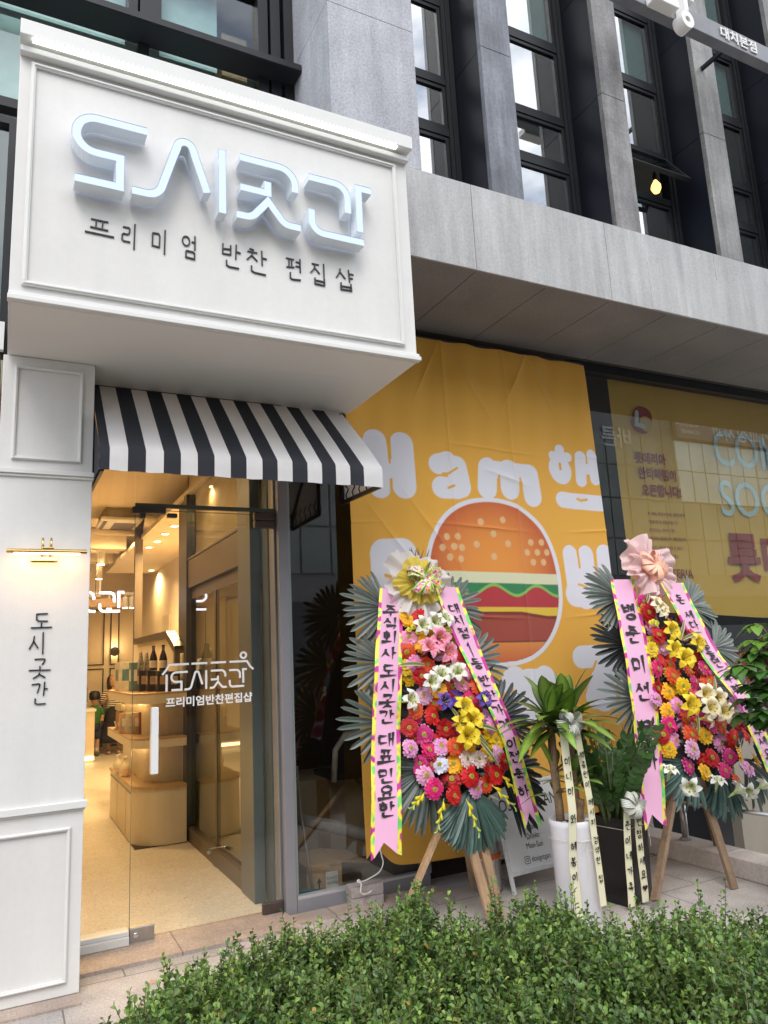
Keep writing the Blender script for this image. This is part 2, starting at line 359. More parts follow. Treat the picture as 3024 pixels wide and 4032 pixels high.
# ============================================================ GROUND
def paving_mat(name, c1, c2, sx, sy, rough=.75):
    m = bpy.data.materials.new(name); m.use_nodes = True; t = m.node_tree; b = t.nodes['Principled BSDF']; L = t.links.new
    tc = t.nodes.new('ShaderNodeTexCoord'); br = t.nodes.new('ShaderNodeTexBrick'); br.inputs['Scale'].default_value = 1
    br.inputs['Brick Width'].default_value = sx; br.inputs['Row Height'].default_value = sy; br.inputs['Mortar Size'].default_value = .004
    br.inputs['Color1'].default_value = (*c1,1); br.inputs['Color2'].default_value = (*c2,1); br.inputs['Mortar'].default_value = (.16,.14,.125,1); br.inputs['Bias'].default_value = 0
    L(tc.outputs['Object'], br.inputs[0]); s = br.outputs[0]
    for sc, am in ((90,.30),(5,.20),(1.1,.22)):
        n = t.nodes.new('ShaderNodeTexNoise'); n.inputs['Scale'].default_value = sc; n.inputs['Detail'].default_value = 5; L(tc.outputs['Object'], n.inputs['Vector'])
        mr = t.nodes.new('ShaderNodeMapRange'); mr.inputs[1].default_value = .25; mr.inputs[2].default_value = .75; mr.inputs[3].default_value = 1-am; mr.inputs[4].default_value = 1+am; L(n.outputs['Fac'], mr.inputs[0])
        v = t.nodes.new('ShaderNodeVectorMath'); v.operation = 'SCALE'; L(s, v.inputs[0]); L(mr.outputs[0], v.inputs['Scale']); s = v.outputs[0]
    L(s, b.inputs['Base Color']); b.inputs['Roughness'].default_value = rough
    n = t.nodes.new('ShaderNodeTexNoise'); n.inputs['Scale'].default_value = 120; L(tc.outputs['Object'], n.inputs['Vector'])
    bp = t.nodes.new('ShaderNodeBump'); bp.inputs['Strength'].default_value = .12; bp.inputs['Distance'].default_value = .004; L(n.outputs['Fac'], bp.inputs['Height']); L(bp.outputs[0], b.inputs['Normal'])
    return m
pave = paving_mat('paving_granite', (.40,.355,.32), (.35,.325,.305), .6, .6)
pave_warm = paving_mat('threshold_granite', (.40,.31,.255), (.36,.285,.24), .9, .6, .6)
asphalt = mat('asphalt', (.055,.055,.056), .9, var=((60,.2),(2,.1)), bump=(90,.3))
HOLE = (4.42, 9.5, 3.05, 4.72)      # the sunk stair well beside the right-hand shop
m = MB()
for x0, x1, y0, y1 in ((-14, HOLE[0], -1.6, 4.66), (HOLE[0], 16, -1.6, HOLE[2]), (HOLE[1], 16, HOLE[2], 4.66)):
    m.add([(x0,y0,0),(x1,y0,0),(x1,y1,0),(x0,y1,0)], [(0,1,2,3)])
tag(m.build('pavement', pave, fix=False), kind='structure')
m = MB(); m.box(-60, 60, -1.75, -1.6, -.16, .0); tag(m.build('kerb', granite_pale), kind='structure')
m = MB(); m.add([(-150,-150,-.15),(150,-150,-.15),(150,-1.75,-.15),(-150,-1.75,-.15)], [(0,1,2,3)])
tag(m.build('road', asphalt, fix=False), kind='structure')
m = MB(); m.box(.379, 1.56, 4.30, 4.66, .0, .018); m.box(1.56, 2.55, 4.36, 4.52, .0, .012); m.box(-.3, .379, 3.98, 4.30, .0, .010)
tag(m.build('threshold', pave_warm), kind='structure')
m = MB(); a, b_, c_, d = HOLE
m.box(a, b_, c_, d, -1.72, -1.7); m.box(a-.04, a-.002, c_, d, -1.7, -.004); m.box(a, b_, c_-.04, c_-.002, -1.7, -.004)
tag(m.build('stair_well', granite_pale), kind='structure')

# ============================================================ OFFICE BUILDING (upper floors, fascia, piers, windows)
bld = empty('office_building', (3.5, 4.6, 0), 'grey granite office block with dark window bays above the shops', 'building')
FY = 3.673; SZ = 3.933; TZ = 4.556; GY = 4.03
m = MB()
xs = [1.66, 2.658, 3.833, 5.0, 6.17, 7.34, 8.5, 9.7]
for x0, x1 in zip(xs, xs[1:]): m.box(x0+.002, x1-.002, FY, FY+.03, SZ+.001, TZ)
m.box(1.66, 9.7, FY+.012, GY+.12, SZ+.035, TZ-.004)
m.box(4.237, 5.625, FY-.004, FY+.002, SZ+.003, 4.32)
part(m, 'fascia_beam', granite_pale, bld, bevel=.002)
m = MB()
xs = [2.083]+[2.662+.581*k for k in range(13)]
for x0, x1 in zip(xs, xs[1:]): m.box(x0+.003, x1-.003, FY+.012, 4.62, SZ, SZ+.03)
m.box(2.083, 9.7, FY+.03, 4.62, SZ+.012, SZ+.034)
part(m, 'soffit', shaded_soffit_stone, bld)
m = MB()                                                    # wide granite pier beside the white sign
for z0, z1 in ((4.5565, 5.59), (5.595, 6.6), (6.605, 9.0)): m.box(1.66, 2.283, FY, 4.36, z0, z1)
m.box(1.665, 2.278, FY+.006, 4.355, 4.557, 9.0)
part(m, 'granite_pier', granite, bld)
pat = [mat('patina_blue', (.125,.135,.16), .45, var=((4,.35),(40,.2),(1.3,.35)), streak=(14,.5), bump=(60,.1)), mat('patina_mid', (.175,.17,.168), .5, var=((5,.35),(40,.2),(1.3,.3)), streak=(14,.45), bump=(60,.1)), mat('patina_light', (.18,.178,.172), .5, var=((4,.3),(40,.2),(1.3,.3)), streak=(12,.45), bump=(60,.1))]
def pier(x0, x1, patina):
    p = MB()
    for z0, z1 in ((TZ, 5.697), (5.703, 6.72), (6.726, 9.0)): p.box(x0, x1, FY, FY+.04, z0, z1)
    p.box(x0+.004, x1-.004, FY+.004, FY+.05, TZ, 9.0)
    o = part(p, 'pier', patina, bld)
    p = MB()
    for z0, z1 in ((TZ, 5.688), (5.694, 6.715), (6.72, 9.0)): p.box(x0+.002, x1-.002, FY+.041, GY+.1, z0, z1)
    r = part(p, 'pier_cladding', reveal_m, bld); r.parent = o
    r.matrix_parent_inverse = Matrix.Identity(4)
PX = [(2.838,3.105),(3.966,4.215),(5.105,5.374),(6.24,6.50),(7.37,7.63)]
for k, (x0, x1) in enumerate(PX): pier(x0, x1, pat[min(k, 2)])
room_grey = mat('office_wall', (.30,.31,.30), .8, var=(3,.15)); card = mat('cardboard', (.36,.235,.13), .8, var=((3,.12),(30,.06)))
blind = mat('frosted_film', (.52,.62,.60), .7, var=((1.2,.1),(14,.08)))
def frame_bars(mb, x0, x1, z0, z1, wd, y0, y1):
    mb.box(x0, x0+wd, y0, y1, z0, z1); mb.box(x1-wd, x1, y0, y1, z0, z1); mb.box(x0+wd, x1-wd, y0, y1, z0, z0+wd); mb.box(x0+wd, x1-wd, y0, y1, z1-wd, z1)
BAYS = [(2.283,2.838),(3.105,3.966),(4.215,5.105),(5.374,6.24),(6.5,7.37)]
for bi, (x0, x1) in enumerate(BAYS):
    fr_ = MB(); fx1 = x1-.0; px1 = x1-.085
    fr_.box(px1, fx1-.004, GY-.02, GY+.07, TZ, 9.0); fr_.box(px1+.03, px1+.042, GY-.035, GY-.02, TZ, 9.0)
    for z0, z1 in ((5.19,5.25),(5.62,5.665),(6.31,6.37),(7.05,7.11)): fr_.box(x0, px1, GY-.012, GY+.06, z0, z1)
    for z0, z1 in ((4.56,5.185),(5.255,5.615),(5.67,6.305),(6.375,7.045)):
        if (bi, z0) == (2, 5.255): continue
        frame_bars(fr_, x0+.002, px1-.002, z0, z1, .028, GY-.004, GY+.045)
    fo = part(fr_, 'window', black_metal, bld)
    for z0, z1 in ((4.56,5.185),(5.255,5.615),(5.67,6.305),(6.375,7.045),(7.11,8.9)):
        if (bi, z0) == (2, 5.255): continue
        g = MB(); g.box(x0+.028, px1-.03, GY+.012, GY+.018, z0+.02, z1-.02)
        part(g, 'pane', pane_up, fo)
    fm = MB(); fm.box(x0+.02, px1-.03, GY+.05, GY+.054, 6.38, 9.0)
    part(fm, 'frosted_panel', blind, fo)
    if bi == 2:                                             # the one sash that stands open
        s = MB(); hz, tz, hy, ty = 5.62, 5.29, GY-.02, 3.79
        U = Vector((1,0,0)); V = Vector((0, ty-hy, tz-hz)).normalized(); N = V.cross(U); ln = math.hypot(ty-hy, tz-hz)
        fq = frame((x0+.01, hy, hz), U, V, N); ww = px1-x0-.02
        for u0, u1, v0, v1 in ((0,.035,0,ln),(ww-.035,ww,0,ln),(.035,ww-.035,0,.035),(.035,ww-.035,ln-.035,ln)):
            s.prism([(u0,v0),(u1,v0),(u1,v1),(u0,v1)], fq, -.018, .018)
        so = part(s, 'open_sash', black_metal, fo)
        s = MB(); s.prism([(.035,.035),(ww-.035,.035),(ww-.035,ln-.035),(.035,ln-.035)], fq, -.004, .004); part(s, 'pane', pane_up, so)
m = MB(); m.box(2.2, 9.5, 6.4, 6.5, 4.3, 9.2); m.box(2.2, 9.5, GY+.1, 6.5, 4.3, 4.34); m.box(2.2, 9.5, GY+.1, 6.5, 6.32, 6.36); m.box(9.5, 9.6, 4.1, 6.5, 4.3, 9.2); m.box(2.1, 2.2, 4.4, 6.5, 4.3, 9.2)
part(m, 'office_room', room_grey, bld)
for x0, x1, z0, z1, y in ((2.32,2.62,4.4,4.86,4.5),(3.33,3.75,4.4,5.06,4.7),(4.75,5.1,4.5,4.98,4.6),(5.75,6.15,5.2,5.52,4.6),(2.45,2.72,5.2,5.52,4.6)):
    q = MB(); q.box(x0, x1, y, y+.25, z0, z1); part(q, 'stacked_carton', card, bld)
# bulb behind the open sash
q = MB(); q.lathe([(.012,.06),(.016,.05),(.045,.0),(.05,-.03),(.03,-.075),(.004,-.085)], (5.56,4.6,5.91), 16)
bo = part(q, 'hanging_bulb', emis('bulb_glow', (1,.50,.13), 2.2), bld, smooth=True)
q = MB(); q.lathe([(.02,.0),(.022,.05),(.01,.09)], (5.56,4.6,5.965), 12); q.tube([(5.56,4.6,6.05),(5.56,4.6,6.33)], .004, 6); part(q, 'lamp_socket', black_paint, bo)

# left-hand windows above the sign, with the dark ledge across them
WY = 4.34
m = MB(); m.box(-3.0, 1.655, 4.135, WY-.004, 5.442, 5.488); m.box(-3.0, 1.655, 4.13, 4.135, 5.446, 5.492)
part(m, 'window_ledge', black_metal, bld)
m = MB()
for x0, x1, z0, z1 in ((.606,.675,4.5,5.44),(.545,.60,5.49,7.6),(.615,.75,5.49,7.6),(1.40,1.47,4.4,7.6),(1.49,1.56,4.4,7.6),(1.59,1.655,4.4,7.6)): m.box(x0, x1, WY-.03 if x0 < 1.4 else WY-.06, WY+.05, z0, z1)
for z0, z1 in ((4.73,4.79),(4.62,4.66),(6.10,6.16),(6.22,6.3)): m.box(-3.0, 1.40 if z0 > 5 else .0, WY-.03, WY+.05, z0, z1)
m.box(-.1,-.04, WY-.03, WY+.05, 3.2, 4.62)
fo = part(m, 'window', black_metal, bld)
for x0, x1, z0, z1 in ((-3,.606,4.79,5.44),(.675,1.40,4.4,5.44),(-3,.545,5.49,6.1),(.75,1.40,5.49,6.1),(-3,1.4,6.3,7.6),(-3,-.04,3.25,4.62)):
    g = MB(); g.box(x0, x1, WY+.01, WY+.016, z0, z1); part(g, 'pane', pane_left, fo)
g = MB(); g.box(-3, .59, WY+.1, WY+.104, 4.8, 5.45); g.box(.68, 1.16, WY+.1, WY+.104, 4.4, 5.45); g.box(.76, 1.15, WY+.1, WY+.104, 5.5, 6.1); g.box(-3, .54, WY+.1, WY+.104, 5.5, 6.1)
part(g, 'frosted_panel', blind, fo)
for x0, x1, z0, z1 in ((1.17,1.36,4.9,5.24),(1.19,1.37,5.52,5.86)):
    g = MB(); g.box(x0, x1, WY+.12, WY+.3, z0, z1); part(g, 'stacked_carton', card, fo)
g = MB(); g.box(-3, 2.1, 6.2, 6.3, 3.2, 9); g.box(-3.1,-3, 4.4, 6.3, 3.2, 9); g.box(-3, 2.1, 4.45, 6.3, 7.6, 7.7); part(g, 'office_room', room_grey, bld)
# roof slab so that daylight does not fall into the rooms, and the back
g = MB(); g.box(-3.2, 9.8, 4.1, 16, 9.0, 9.2); g.box(-3.2, 9.8, 15.6, 16, -.1, 9.0); g.box(9.7, 9.8, 4.8, 15.6, -1.7, 9.0); part(g, 'rear_shell', granite, bld)

# ============================================================ UPPER RIGHT SIGN
us = empty('upper_sign', (5.0, 3.4, 6.2), 'dark bar sign of the upstairs shop with white raised letters', 'sign')
m = MB(); m.box(3.75, 8.2, 3.3, 3.385, 6.222, 6.388)
m2_ = MB()
for x in (5.2, 6.4): m2_.bar((x,3.386,6.35),(x,4.0,6.35), .03, .03)
part(m2_, 'bracket', black_metal, us)
part(m, 'sign_bar', mat('sign_bar_grey', (.20,.205,.225), .5, var=(4,.2)), us, bevel=.004)
m = MB(); font_on(m, '대치본점', wall_frame(4.955, 3.298, 6.262), 0, 0, .118, .001, 'LEFT', extrude=.004, offset=.002, sx=1.05)
part(m, 'lettering', white_trim, us)
wl = mat('white_acrylic', (.86,.85,.82), .35)
m = MB(); fq = wall_frame(4.46, 3.2, 6.14); n = 24
for k in range(n):
    a0, a1 = 2*math.pi*k/n, 2*math.pi*(k+1)/n
    P = lambda r, a: (r*math.cos(a), r*math.sin(a)*1.12)
    m.prism([P(.022,a0),P(.066,a0),P(.066,a1),P(.022,a1)], fq, -.095, 0)
f2 = wall_frame(0, 3.2, 0)
for poly in ([(4.45,6.215),(4.485,6.215),(4.485,6.6),(4.45,6.6)], [(4.485,6.33),(4.56,6.33),(4.56,6.37),(4.485,6.37)], [(4.13,6.2),(4.38,6.2),(4.38,6.27),(4.13,6.27)], [(3.87,6.23),(3.99,6.23),(3.99,6.3),(3.87,6.3)]):
    part(m, 'raised_letter', wl, us, bevel=.008); m = MB(); m.prism(poly, f2, -.095, 0)
part(m, 'raised_letter', wl, us, bevel=.008)

# ============================================================ WHITE SIGN BOX
sg = empty('sign_box', (1.0, 3.9, 3.12), 'large white box sign with glowing letters over the striped awning', 'sign')
X0, X1 = -.05, 2.05; SY = 3.48
m = MB(); m.box(X0, X1, SY, 4.46, 3.135, 4.52); part(m, 'box_body', white_paint, sg, bevel=.003)
m = MB(); m.box(X0+.012, X1-.012, SY-.012, 4.405, 3.123, 3.137)
m.box(1.32, 1.75, 3.83, 4.27, 3.1215, 3.124); part(m, 'underside', mat('white_board', (.74,.72,.68), .55, var=(2,.03)), sg)
m = MB(); m.box(X0-.004, X1+.006, 3.395, SY+.1, 4.452, 4.535); m.box(X0, X1+.002, 3.44, SY, 4.40, 4.43)
part(m, 'top_cornice', white_trim, sg, bevel=.003)
m = MB(); m.box(X0-.004, X1+.004, 3.435, SY-.0005, 3.126, 3.150); m.box(X0-.001, X1+.001, 3.45, SY-.0005, 3.1505, 3.172)
part(m, 'bottom_cornice', white_trim, sg, bevel=.003)
m = MB()
for wd, d0, o_ in ((.022,.016,0),(.010,.022,.006)):
    x0, x1, z0, z1 = .0+o_, 1.972-o_, 3.215+o_, 4.372-o_
    for bx in ((x0,x1,z0,z0+wd),(x0,x1,z1-wd,z1),(x0,x0+wd,z0+wd,z1-wd),(x1-wd,x1,z0+wd,z1-wd)): m.box(bx[0],bx[1],SY-d0,SY-.0005,bx[2],bx[3])
part(m, 'panel_moulding', white_trim, sg, bevel=.002)
m = MB(); m.box(.0, 1.955, 3.402, 3.425, 4.440, 4.4515); part(m, 'light_bar', emis('led_white', (.97,1,.95), 2.0), sg)
m = MB()
for k in range(84):
    x = .004+k*.0232; m.add([(x,3.3945,4.452),(x+.019,3.3945,4.452),(x+.0095,3.3945,4.463),(x,3.3925,4.452),(x+.019,3.3925,4.452),(x+.0095,3.3925,4.463)], [(0,1,2),(3,5,4),(0,3,4,1),(1,4,5,2),(2,5,3,0)])
part(m, 'light_lens', emis('led_lens', (1,.98,.88), .10), sg)
LOGO = [
 [(.522,4.083),(.2905,4.083)]+[(.2905+.0915*math.cos(t),3.9915+.0915*math.sin(t)) for t in [math.pi/2+math.pi*k/12 for k in range(1,12)]]+[(.2905,3.90),(.399,3.90),(.399,3.746),(.199,3.746)],
 fillet([(.455,3.746),(.579,3.746),(.706,4.171),(.819,3.824)], [.075,.039]), [(.8965,4.093),(.8965,3.73)],
 fillet([(.991,4.078),(1.293,4.078),(1.293,3.948)], .09), [(.992,3.906),(1.139,3.906),(1.139,3.973)],
 fillet([(.97,3.744),(1.05,3.744),(1.14,3.858),(1.23,3.744),(1.319,3.744)], [.07,0,.07]),
 fillet([(1.373,4.067),(1.602,4.067),(1.602,3.902)], .075), [(1.752,4.075),(1.672,4.075),(1.672,3.803)], fillet([(1.384,3.875),(1.384,3.742),(1.691,3.742)], .07)]
GL = [(0,'도'),(1,'시'),(2,'시'),(3,'곳'),(4,'곳'),(5,'곳'),(6,'간'),(7,'간'),(8,'간')]
fl = wall_frame(.003, SY, .008)
led = mat('letter_light', (.10,.11,.14), .35, var=(14,.12), emit=((.40,.48,.74), 1.0)); ret = mat('letter_return', (.72,.78,.84), .4, var=(5,.03))
for i in range(9):
    fc, sd = MB(), MB(); channel(fc, sd, LOGO[i], .0185, fl, .018, .098)
    so = part(sd, 'sign_letter', ret, sg); part(fc, 'lit_face', led, so)
# thin handwritten line below: nine syllables, each placed where it stands
sub = MB(); fs = wall_frame(0, SY, 0)
SUB = [('프',.254,.386,3.515,3.622),('리',.418,.498,3.498,3.636),('미',.56,.641,3.499,3.637),('엄',.706,.789,3.503,3.635),('반',.909,1.017,3.497,3.633),('찬',1.037,1.165,3.49,3.632),('편',1.258,1.356,3.495,3.63),('집',1.40,1.50,3.495,3.625),('샵',1.545,1.666,3.493,3.625)]
def strokes_box(mb, ch, x0, x1, z0, z1, fr, w_, th, jit=.0):
    k = 0
    for s in hangul(ch):
        q = [(x0+(x1-x0)*px+random.uniform(-jit,jit), z0+(z1-z0)*py+random.uniform(-jit,jit)) for px, py in s] if len(s) < 10 else [(x0+(x1-x0)*px, z0+(z1-z0)*py) for px, py in s]
        q = smooth_path(q, 1); L_, Q_ = miter(q, w_/2); nn = len(q); k += 1; t2 = th+.0002*k
        v = [fr(*p, 0) for p in L_]+[fr(*p, 0) for p in Q_]+[fr(*p, t2) for p in L_]+[fr(*p, t2) for p in Q_]
        f = []
        for i in range(nn-1): f += [(2*nn+i,2*nn+i+1,3*nn+i+1,3*nn+i),(i,i+1,2*nn+i+1,2*nn+i),(nn+i,3*nn+i,3*nn+i+1,nn+i+1)]
        f += [(0,2*nn,3*nn,nn),(nn-1,2*nn-1,4*nn-1,3*nn-1)]
        mb.add(v, f)
for ch, x0, x1, z0, z1 in SUB: sub = MB(); strokes_box(sub, ch, x0+.005, x1+.005, z0, z1, fs, .0066, .006, .003); part(sub, 'small_letter', black_paint, sg)

# ============================================================ WHITE PILLAR
pl = empty('pillar', (.156, 4.3, 0), 'white panelled shop pillar at the left edge carrying a brass lamp', 'pillar')
m = MB(); m.box(-.067, .379, 4.1, 4.60, .012, 3.121); part(m, 'shaft', white_paint, pl, bevel=.003)
m = MB(); m.box(-.069, .379+.002, 4.092, 4.5, .83, .868) if False else m.box(-.069, .392, 4.078, 4.5, .835, .868); m.box(-.068, .384, 4.09, 4.5, .824, .8345)
m.box(-.069, .392, 4.078, 4.5, 2.488, 2.512); m.box(-.068, .385, 4.088, 4.5, 2.474, 2.4875)
part(m, 'band_moulding', white_trim, pl, bevel=.002)
m = MB()
for x0, x1, z0, z1 in ((-.01,.322,2.562,3.068),(-.012,.322,.068,.752)):
    for wd, d0, o_ in ((.017,.012,0),(.007,.017,.004)):
        a0, a1, b0, b1 = x0+o_, x1-o_, z0+o_, z1-o_
        for bx in ((a0,a1,b0,b0+wd),(a0,a1,b1-wd,b1),(a0,a0+wd,b0+wd,b1-wd),(a1-wd,a1,b0+wd,b1-wd)): m.box(bx[0],bx[1],4.1-d0,4.0995,bx[2],bx[3])
part(m, 'panel_moulding', white_trim, pl, bevel=.0015)
m = MB(); fs = wall_frame(0, 4.1, 0)
for ch, x0, x1, z0, z1 in (('도',.114,.207,1.70,1.78),('시',.107,.184,1.579,1.685),('곳',.111,.207,1.46,1.558),('간',.119,.205,1.335,1.443)): m = MB(); strokes_box(m, ch, x0, x1, z0, z1, fs, .0056, .006, .002); part(m, 'small_letter', black_paint, pl)
lp = empty('picture_light', (.17, 4.06, 2.05), 'slim brass picture light glowing on the white pillar', 'lamp')
brass = mat('brass', (.72,.50,.20), .22, metal=1, var=(10,.06))
m = MB(); m.tube([(-.011,4.005,2.078),(.353,4.005,2.078)], .0115, 16); part(m, 'lamp_tube', brass, lp, smooth=False)
m = MB(); m.box(.097, .222, 4.075, 4.0995, 2.040, 2.060); m.box(.145,.20,4.00,4.02,2.088,2.098); part(m, 'wall_plate', brass, lp, bevel=.002)
for x in (.150, .188):
    m = MB(); m.tube([(x,4.01,2.09),(x,4.012,2.125),(x,4.03,2.145),(x,4.055,2.138),(x,4.07,2.11),(x,4.085,2.055)], .0055, 10); part(m, 'arm', brass, lp, smooth=True)
m = MB(); m.box(.022, .322, 3.998, 4.012, 2.0635, 2.0675); part(m, 'light_strip', emis('warm_strip', (1,.72,.45), 12), lp)
ld = bpy.data.lights.new('picture_light_beam', 'AREA'); ld.shape = 'RECTANGLE'; ld.size = .30; ld.size_y = .012; ld.energy = .36; ld.color = (1,.45,.12)
lo = bpy.data.objects.new('picture_light_beam', ld); COL.objects.link(lo); lo.location = (.17, 4.012, 2.055); lo.rotation_euler = (R(28),0,0)

# neighbour at the far left
nb = empty('neighbour_front', (-1.0, 4.5, 0), 'narrow strip of red brown shopfront left of the white pillar', 'building')
m = MB(); m.box(-3.0, -.085, 4.3, 4.6, 0, 3.2); part(m, 'wall', mat('red_brown', (.13,.03,.02), .6, var=(3,.2)), nb)
m = MB(); m.box(-.1, -.072, 4.26, 4.299, 3.21, 3.37); part(m, 'trim', white_trim, nb)

# ============================================================ AWNING
aw = empty('awning', (1.17, 4.41, 2.6), 'black and white striped shop awning over the glass door', 'awning')
AX0, AX1, AYF, AYB = .386, 1.972, 3.832, 4.408
cloth_w = mat('awning_white', (.74,.73,.73), .85, var=((400,.06),(3,.06),(.8,.05)), bump=(600,.1), trans=.12)
cloth_k = mat('awning_black', (.020,.022,.030), .85, var=((400,.12),(3,.06)), bump=(600,.1))
edges = [AX0]+[.433+.0884*k for k in range(18)]; edges[-1] = AX1
m = MB()
prof = [(AYB,3.118),(AYB-.2,2.938),(AYB-.4,2.755),(AYF+.012,2.598),(AYF,2.583),(AYF-.001,2.53),(AYF+.002,2.470)]
for k in range(len(edges)-1):
    a0, a1 = edges[k], edges[k+1]; sub_ = 3; xs = [a0+(a1-a0)*i/sub_ for i in range(sub_+1)]
    v = []; nf = []
    for j, (y, z) in enumerate(prof):
        for x in xs: v.append((x, y+ (0.003*math.sin(x*23+1) if j > 3 else 0), z-(.004*math.sin(x*31) if j in (1,2) else 0)+(.0015*math.sin(x*47) if j == 6 else 0)))
    for j in range(len(prof)-1):
        for i in range(sub_): q = j*(sub_+1)+i; nf.append((q, q+1, q+sub_+2, q+sub_+1))
    m.add(v, nf, 1 if k % 2 == 0 else 0)
part(m, 'canopy', [cloth_w, cloth_k], aw, smooth=True)
for x, mi in ((AX1+.001,0),(AX0-.001,1)):
    m = MB(); m.add([(x,AYB,3.115),(x,AYF,2.58),(x,AYF,2.472),(x,AYB,2.486)], [(0,1,2,3)])
    o = part(m, 'side_panel', [cloth_w, cloth_k][mi], aw)
m = MB(); t = .016
for x in (AX0+.015, AX1-.015):
    m.bar((x,AYF+.012,2.478),(x,AYB-.01,2.49), t, t*1.6); m.bar((x,AYB-.012,2.49),(x,AYB-.012,3.1), t, t); m.bar((x,AYF+.02,2.575),(x,AYB-.01,3.10), t, t); m.bar((x,AYF+.015,2.48),(x,AYF+.015,2.58), t, t)
    for k in range(5):
        y = AYF+.09+k*.1; m.tube([(x,y,2.49),(x,y+.02,2.53),(x,y-.02,2.56),(x,y+.03,2.60)], .005, 6)
m.bar((AX0,AYF+.014,2.494),(AX1,AYF+.014,2.494), t, t); m.bar((AX0,AYF+.015,2.578),(AX1,AYF+.015,2.578), t, t)
part(m, 'frame', black_paint, aw)

# ============================================================ STOREFRONT: post, display window, wall over the door
sf = empty('storefront', (2.0, 4.6, 0), 'grey framed shop window of the white shop beside the glass door', 'shop window')
m = MB(); m.box(1.557, 1.625, 4.545, 4.70, .0, 3.3); m.box(1.542, 1.556, 4.60, 4.70, .018, 3.3); part(m, 'post', grey_frame, sf, bevel=.003)
m = MB(); m.box(1.627, 2.55, 4.552, 4.66, .0, .075); m.box(2.52, 2.56, 4.552, 4.66, .075, 3.9); m.box(1.627, 2.52, 4.575, 4.66, 3.0, 3.12)
part(m, 'window_frame', grey_frame, sf, bevel=.003)
m = MB(); m.box(1.632, 2.52, 4.556, 4.60, .0755, .092); part(m, 'sill', mat('sill_silver', (.55,.55,.56), .3, metal=.4), sf)
m = MB(); m.box(1.627, 2.52, 4.612, 4.620, .092, 3.0); part(m, 'pane', pane_shop, sf)
m = MB(); m.box(1.640, 1.656, 4.60, 4.64, .092, 3.0); part(m, 'edge_seal', mat('edge_green', (.35,.42,.40), .2), sf)
m = MB(); m.box(-.067, 2.03, 4.4605, 4.50, 3.145, 3.9); m.box(.379, 1.56, 4.45, 4.70, 3.0, 3.3) if False else m.box(.379, 1.557, 4.425, 4.50, 3.1, 3.3)
m.box(1.56, 9.7, 4.64, 4.72, 3.935, 4.3); part(m, 'head_wall', brown_metal, sf)
m = MB(); m.box(.379, 2.03, 4.62, 4.70, 3.05, 3.4); part(m, 'transom_board', white_paint, sf)

# glass door with its fixed side light
gd = empty('glass_door', (1.11, 4.6, 0), 'frameless glass door with white lettering and a long white handle', 'door')
m = MB(); m.box(.674, 1.545, 4.594, 4.606, .03, 2.425); dpane = part(m, 'door_leaf', pane_door, gd)
m = MB()
for x in (.6725, 1.5465): m.box(x-.0012, x+.0012, 4.594, 4.606, .03, 2.42)
m.box(.674,1.545,4.594,4.606,2.4255,2.428); part(m, 'glass_edge', mat('glass_edge', (.10,.16,.13), .15), gd)
m = MB(); m.box(.761, .801, 4.488, 4.535, .898, 1.260); hd = part(m, 'handle', mat('handle_white', (.84,.85,.86), .3), gd, bevel=.002)
m = MB(); m.box(.770, .796, 4.535, 4.594, .905, .93); m.box(.770, .796, 4.535, 4.594, 1.225, 1.25); part(m, 'standoff', steel, hd)
m = MB(); m.box(1.425, 1.555, 4.585, 4.615, -.0+.018, .083); m.box(1.41, 1.556, 4.58, 4.62, 2.338, 2.385) ; m.box(1.41, 1.556, 4.58, 4.62, 2.389, 2.44); part(m, 'pivot_patch', dark_bronze, gd, bevel=.006)
m = MB(); m.box(.672, .805, 4.584, 4.616, .012, .095); lk = part(m, 'lock_patch', steel, gd, bevel=.006)
m = MB(); m.lathe([(.016,0),(.017,.004),(.012,.006),(.006,.007)], (0,0,0), 18); m.v = [(.705+x, 4.584-z, .053+y) for x, y, z in m.v]; part(m, 'key_cylinder', mat('chrome', (.75,.75,.76), .15, metal=1), lk, smooth=True)
m = MB(); m.box(.655, .85, 4.575, 4.625, 2.405, 2.44); m.box(.655,.695,4.57,4.63,2.40,2.442); m.box(.70,.73,4.58,4.62,2.375,2.405); m.box(.86,.92,4.58,4.62,2.385,2.41); part(m, 'door_closer', mat('closer_grey', (.09,.085,.09), .4, metal=.5), gd, bevel=.003)
m = MB(); m.box(.672, 1.552, 4.59, 4.61, 2.443, 2.468); part(m, 'transom_bar', mat('bar_green', (.10,.125,.11), .25, metal=.2), gd)
m = MB(); fd = wall_frame(0, 4.594, 0)
sx = (1.349-.891)/(1.752-.199); kz = (1.449-1.347)/(4.083-3.746)
k = 0
for i in range(9):
    q = [(.891+(x-.199)*sx, 1.347+(z-3.746)*kz) for x, z in LOGO[i]]; L_, Q_ = miter(q, .0062); nn = len(q); k += 1
    m.add([fd(*p, .001+.00015*k) for p in L_]+[fd(*p, .001+.00015*k) for p in Q_], [(i_, i_+1, nn+i_+1, nn+i_) for i_ in range(nn-1)])
for q in ([(.8625,1.439),(.8625,1.341)],[(.837,1.438),(.858,1.462),(.878,1.495),(.993,1.495)],[(1.008,1.495),(1.104,1.495)],[(1.124,1.495),(1.219,1.495)],[(1.240,1.495),(1.350,1.495),(1.37,1.462),(1.391,1.444)], ring(1.328,1.5315,.0175,.0175,20)):
    L_, Q_ = miter(q, .0062); nn = len(q); k += 1
    m.add([fd(*p, .001+.00015*k) for p in L_]+[fd(*p, .001+.00015*k) for p in Q_], [(i_, i_+1, nn+i_+1, nn+i_) for i_ in range(nn-1)])
font_on(m, '프리미엄반찬편집샵', fd, .857, 1.254, .0615, .002, 'LEFT', sx=1.03, offset=.0016)
part(m, 'door_lettering', mat('vinyl_white', (.85,.85,.84), .5), gd)
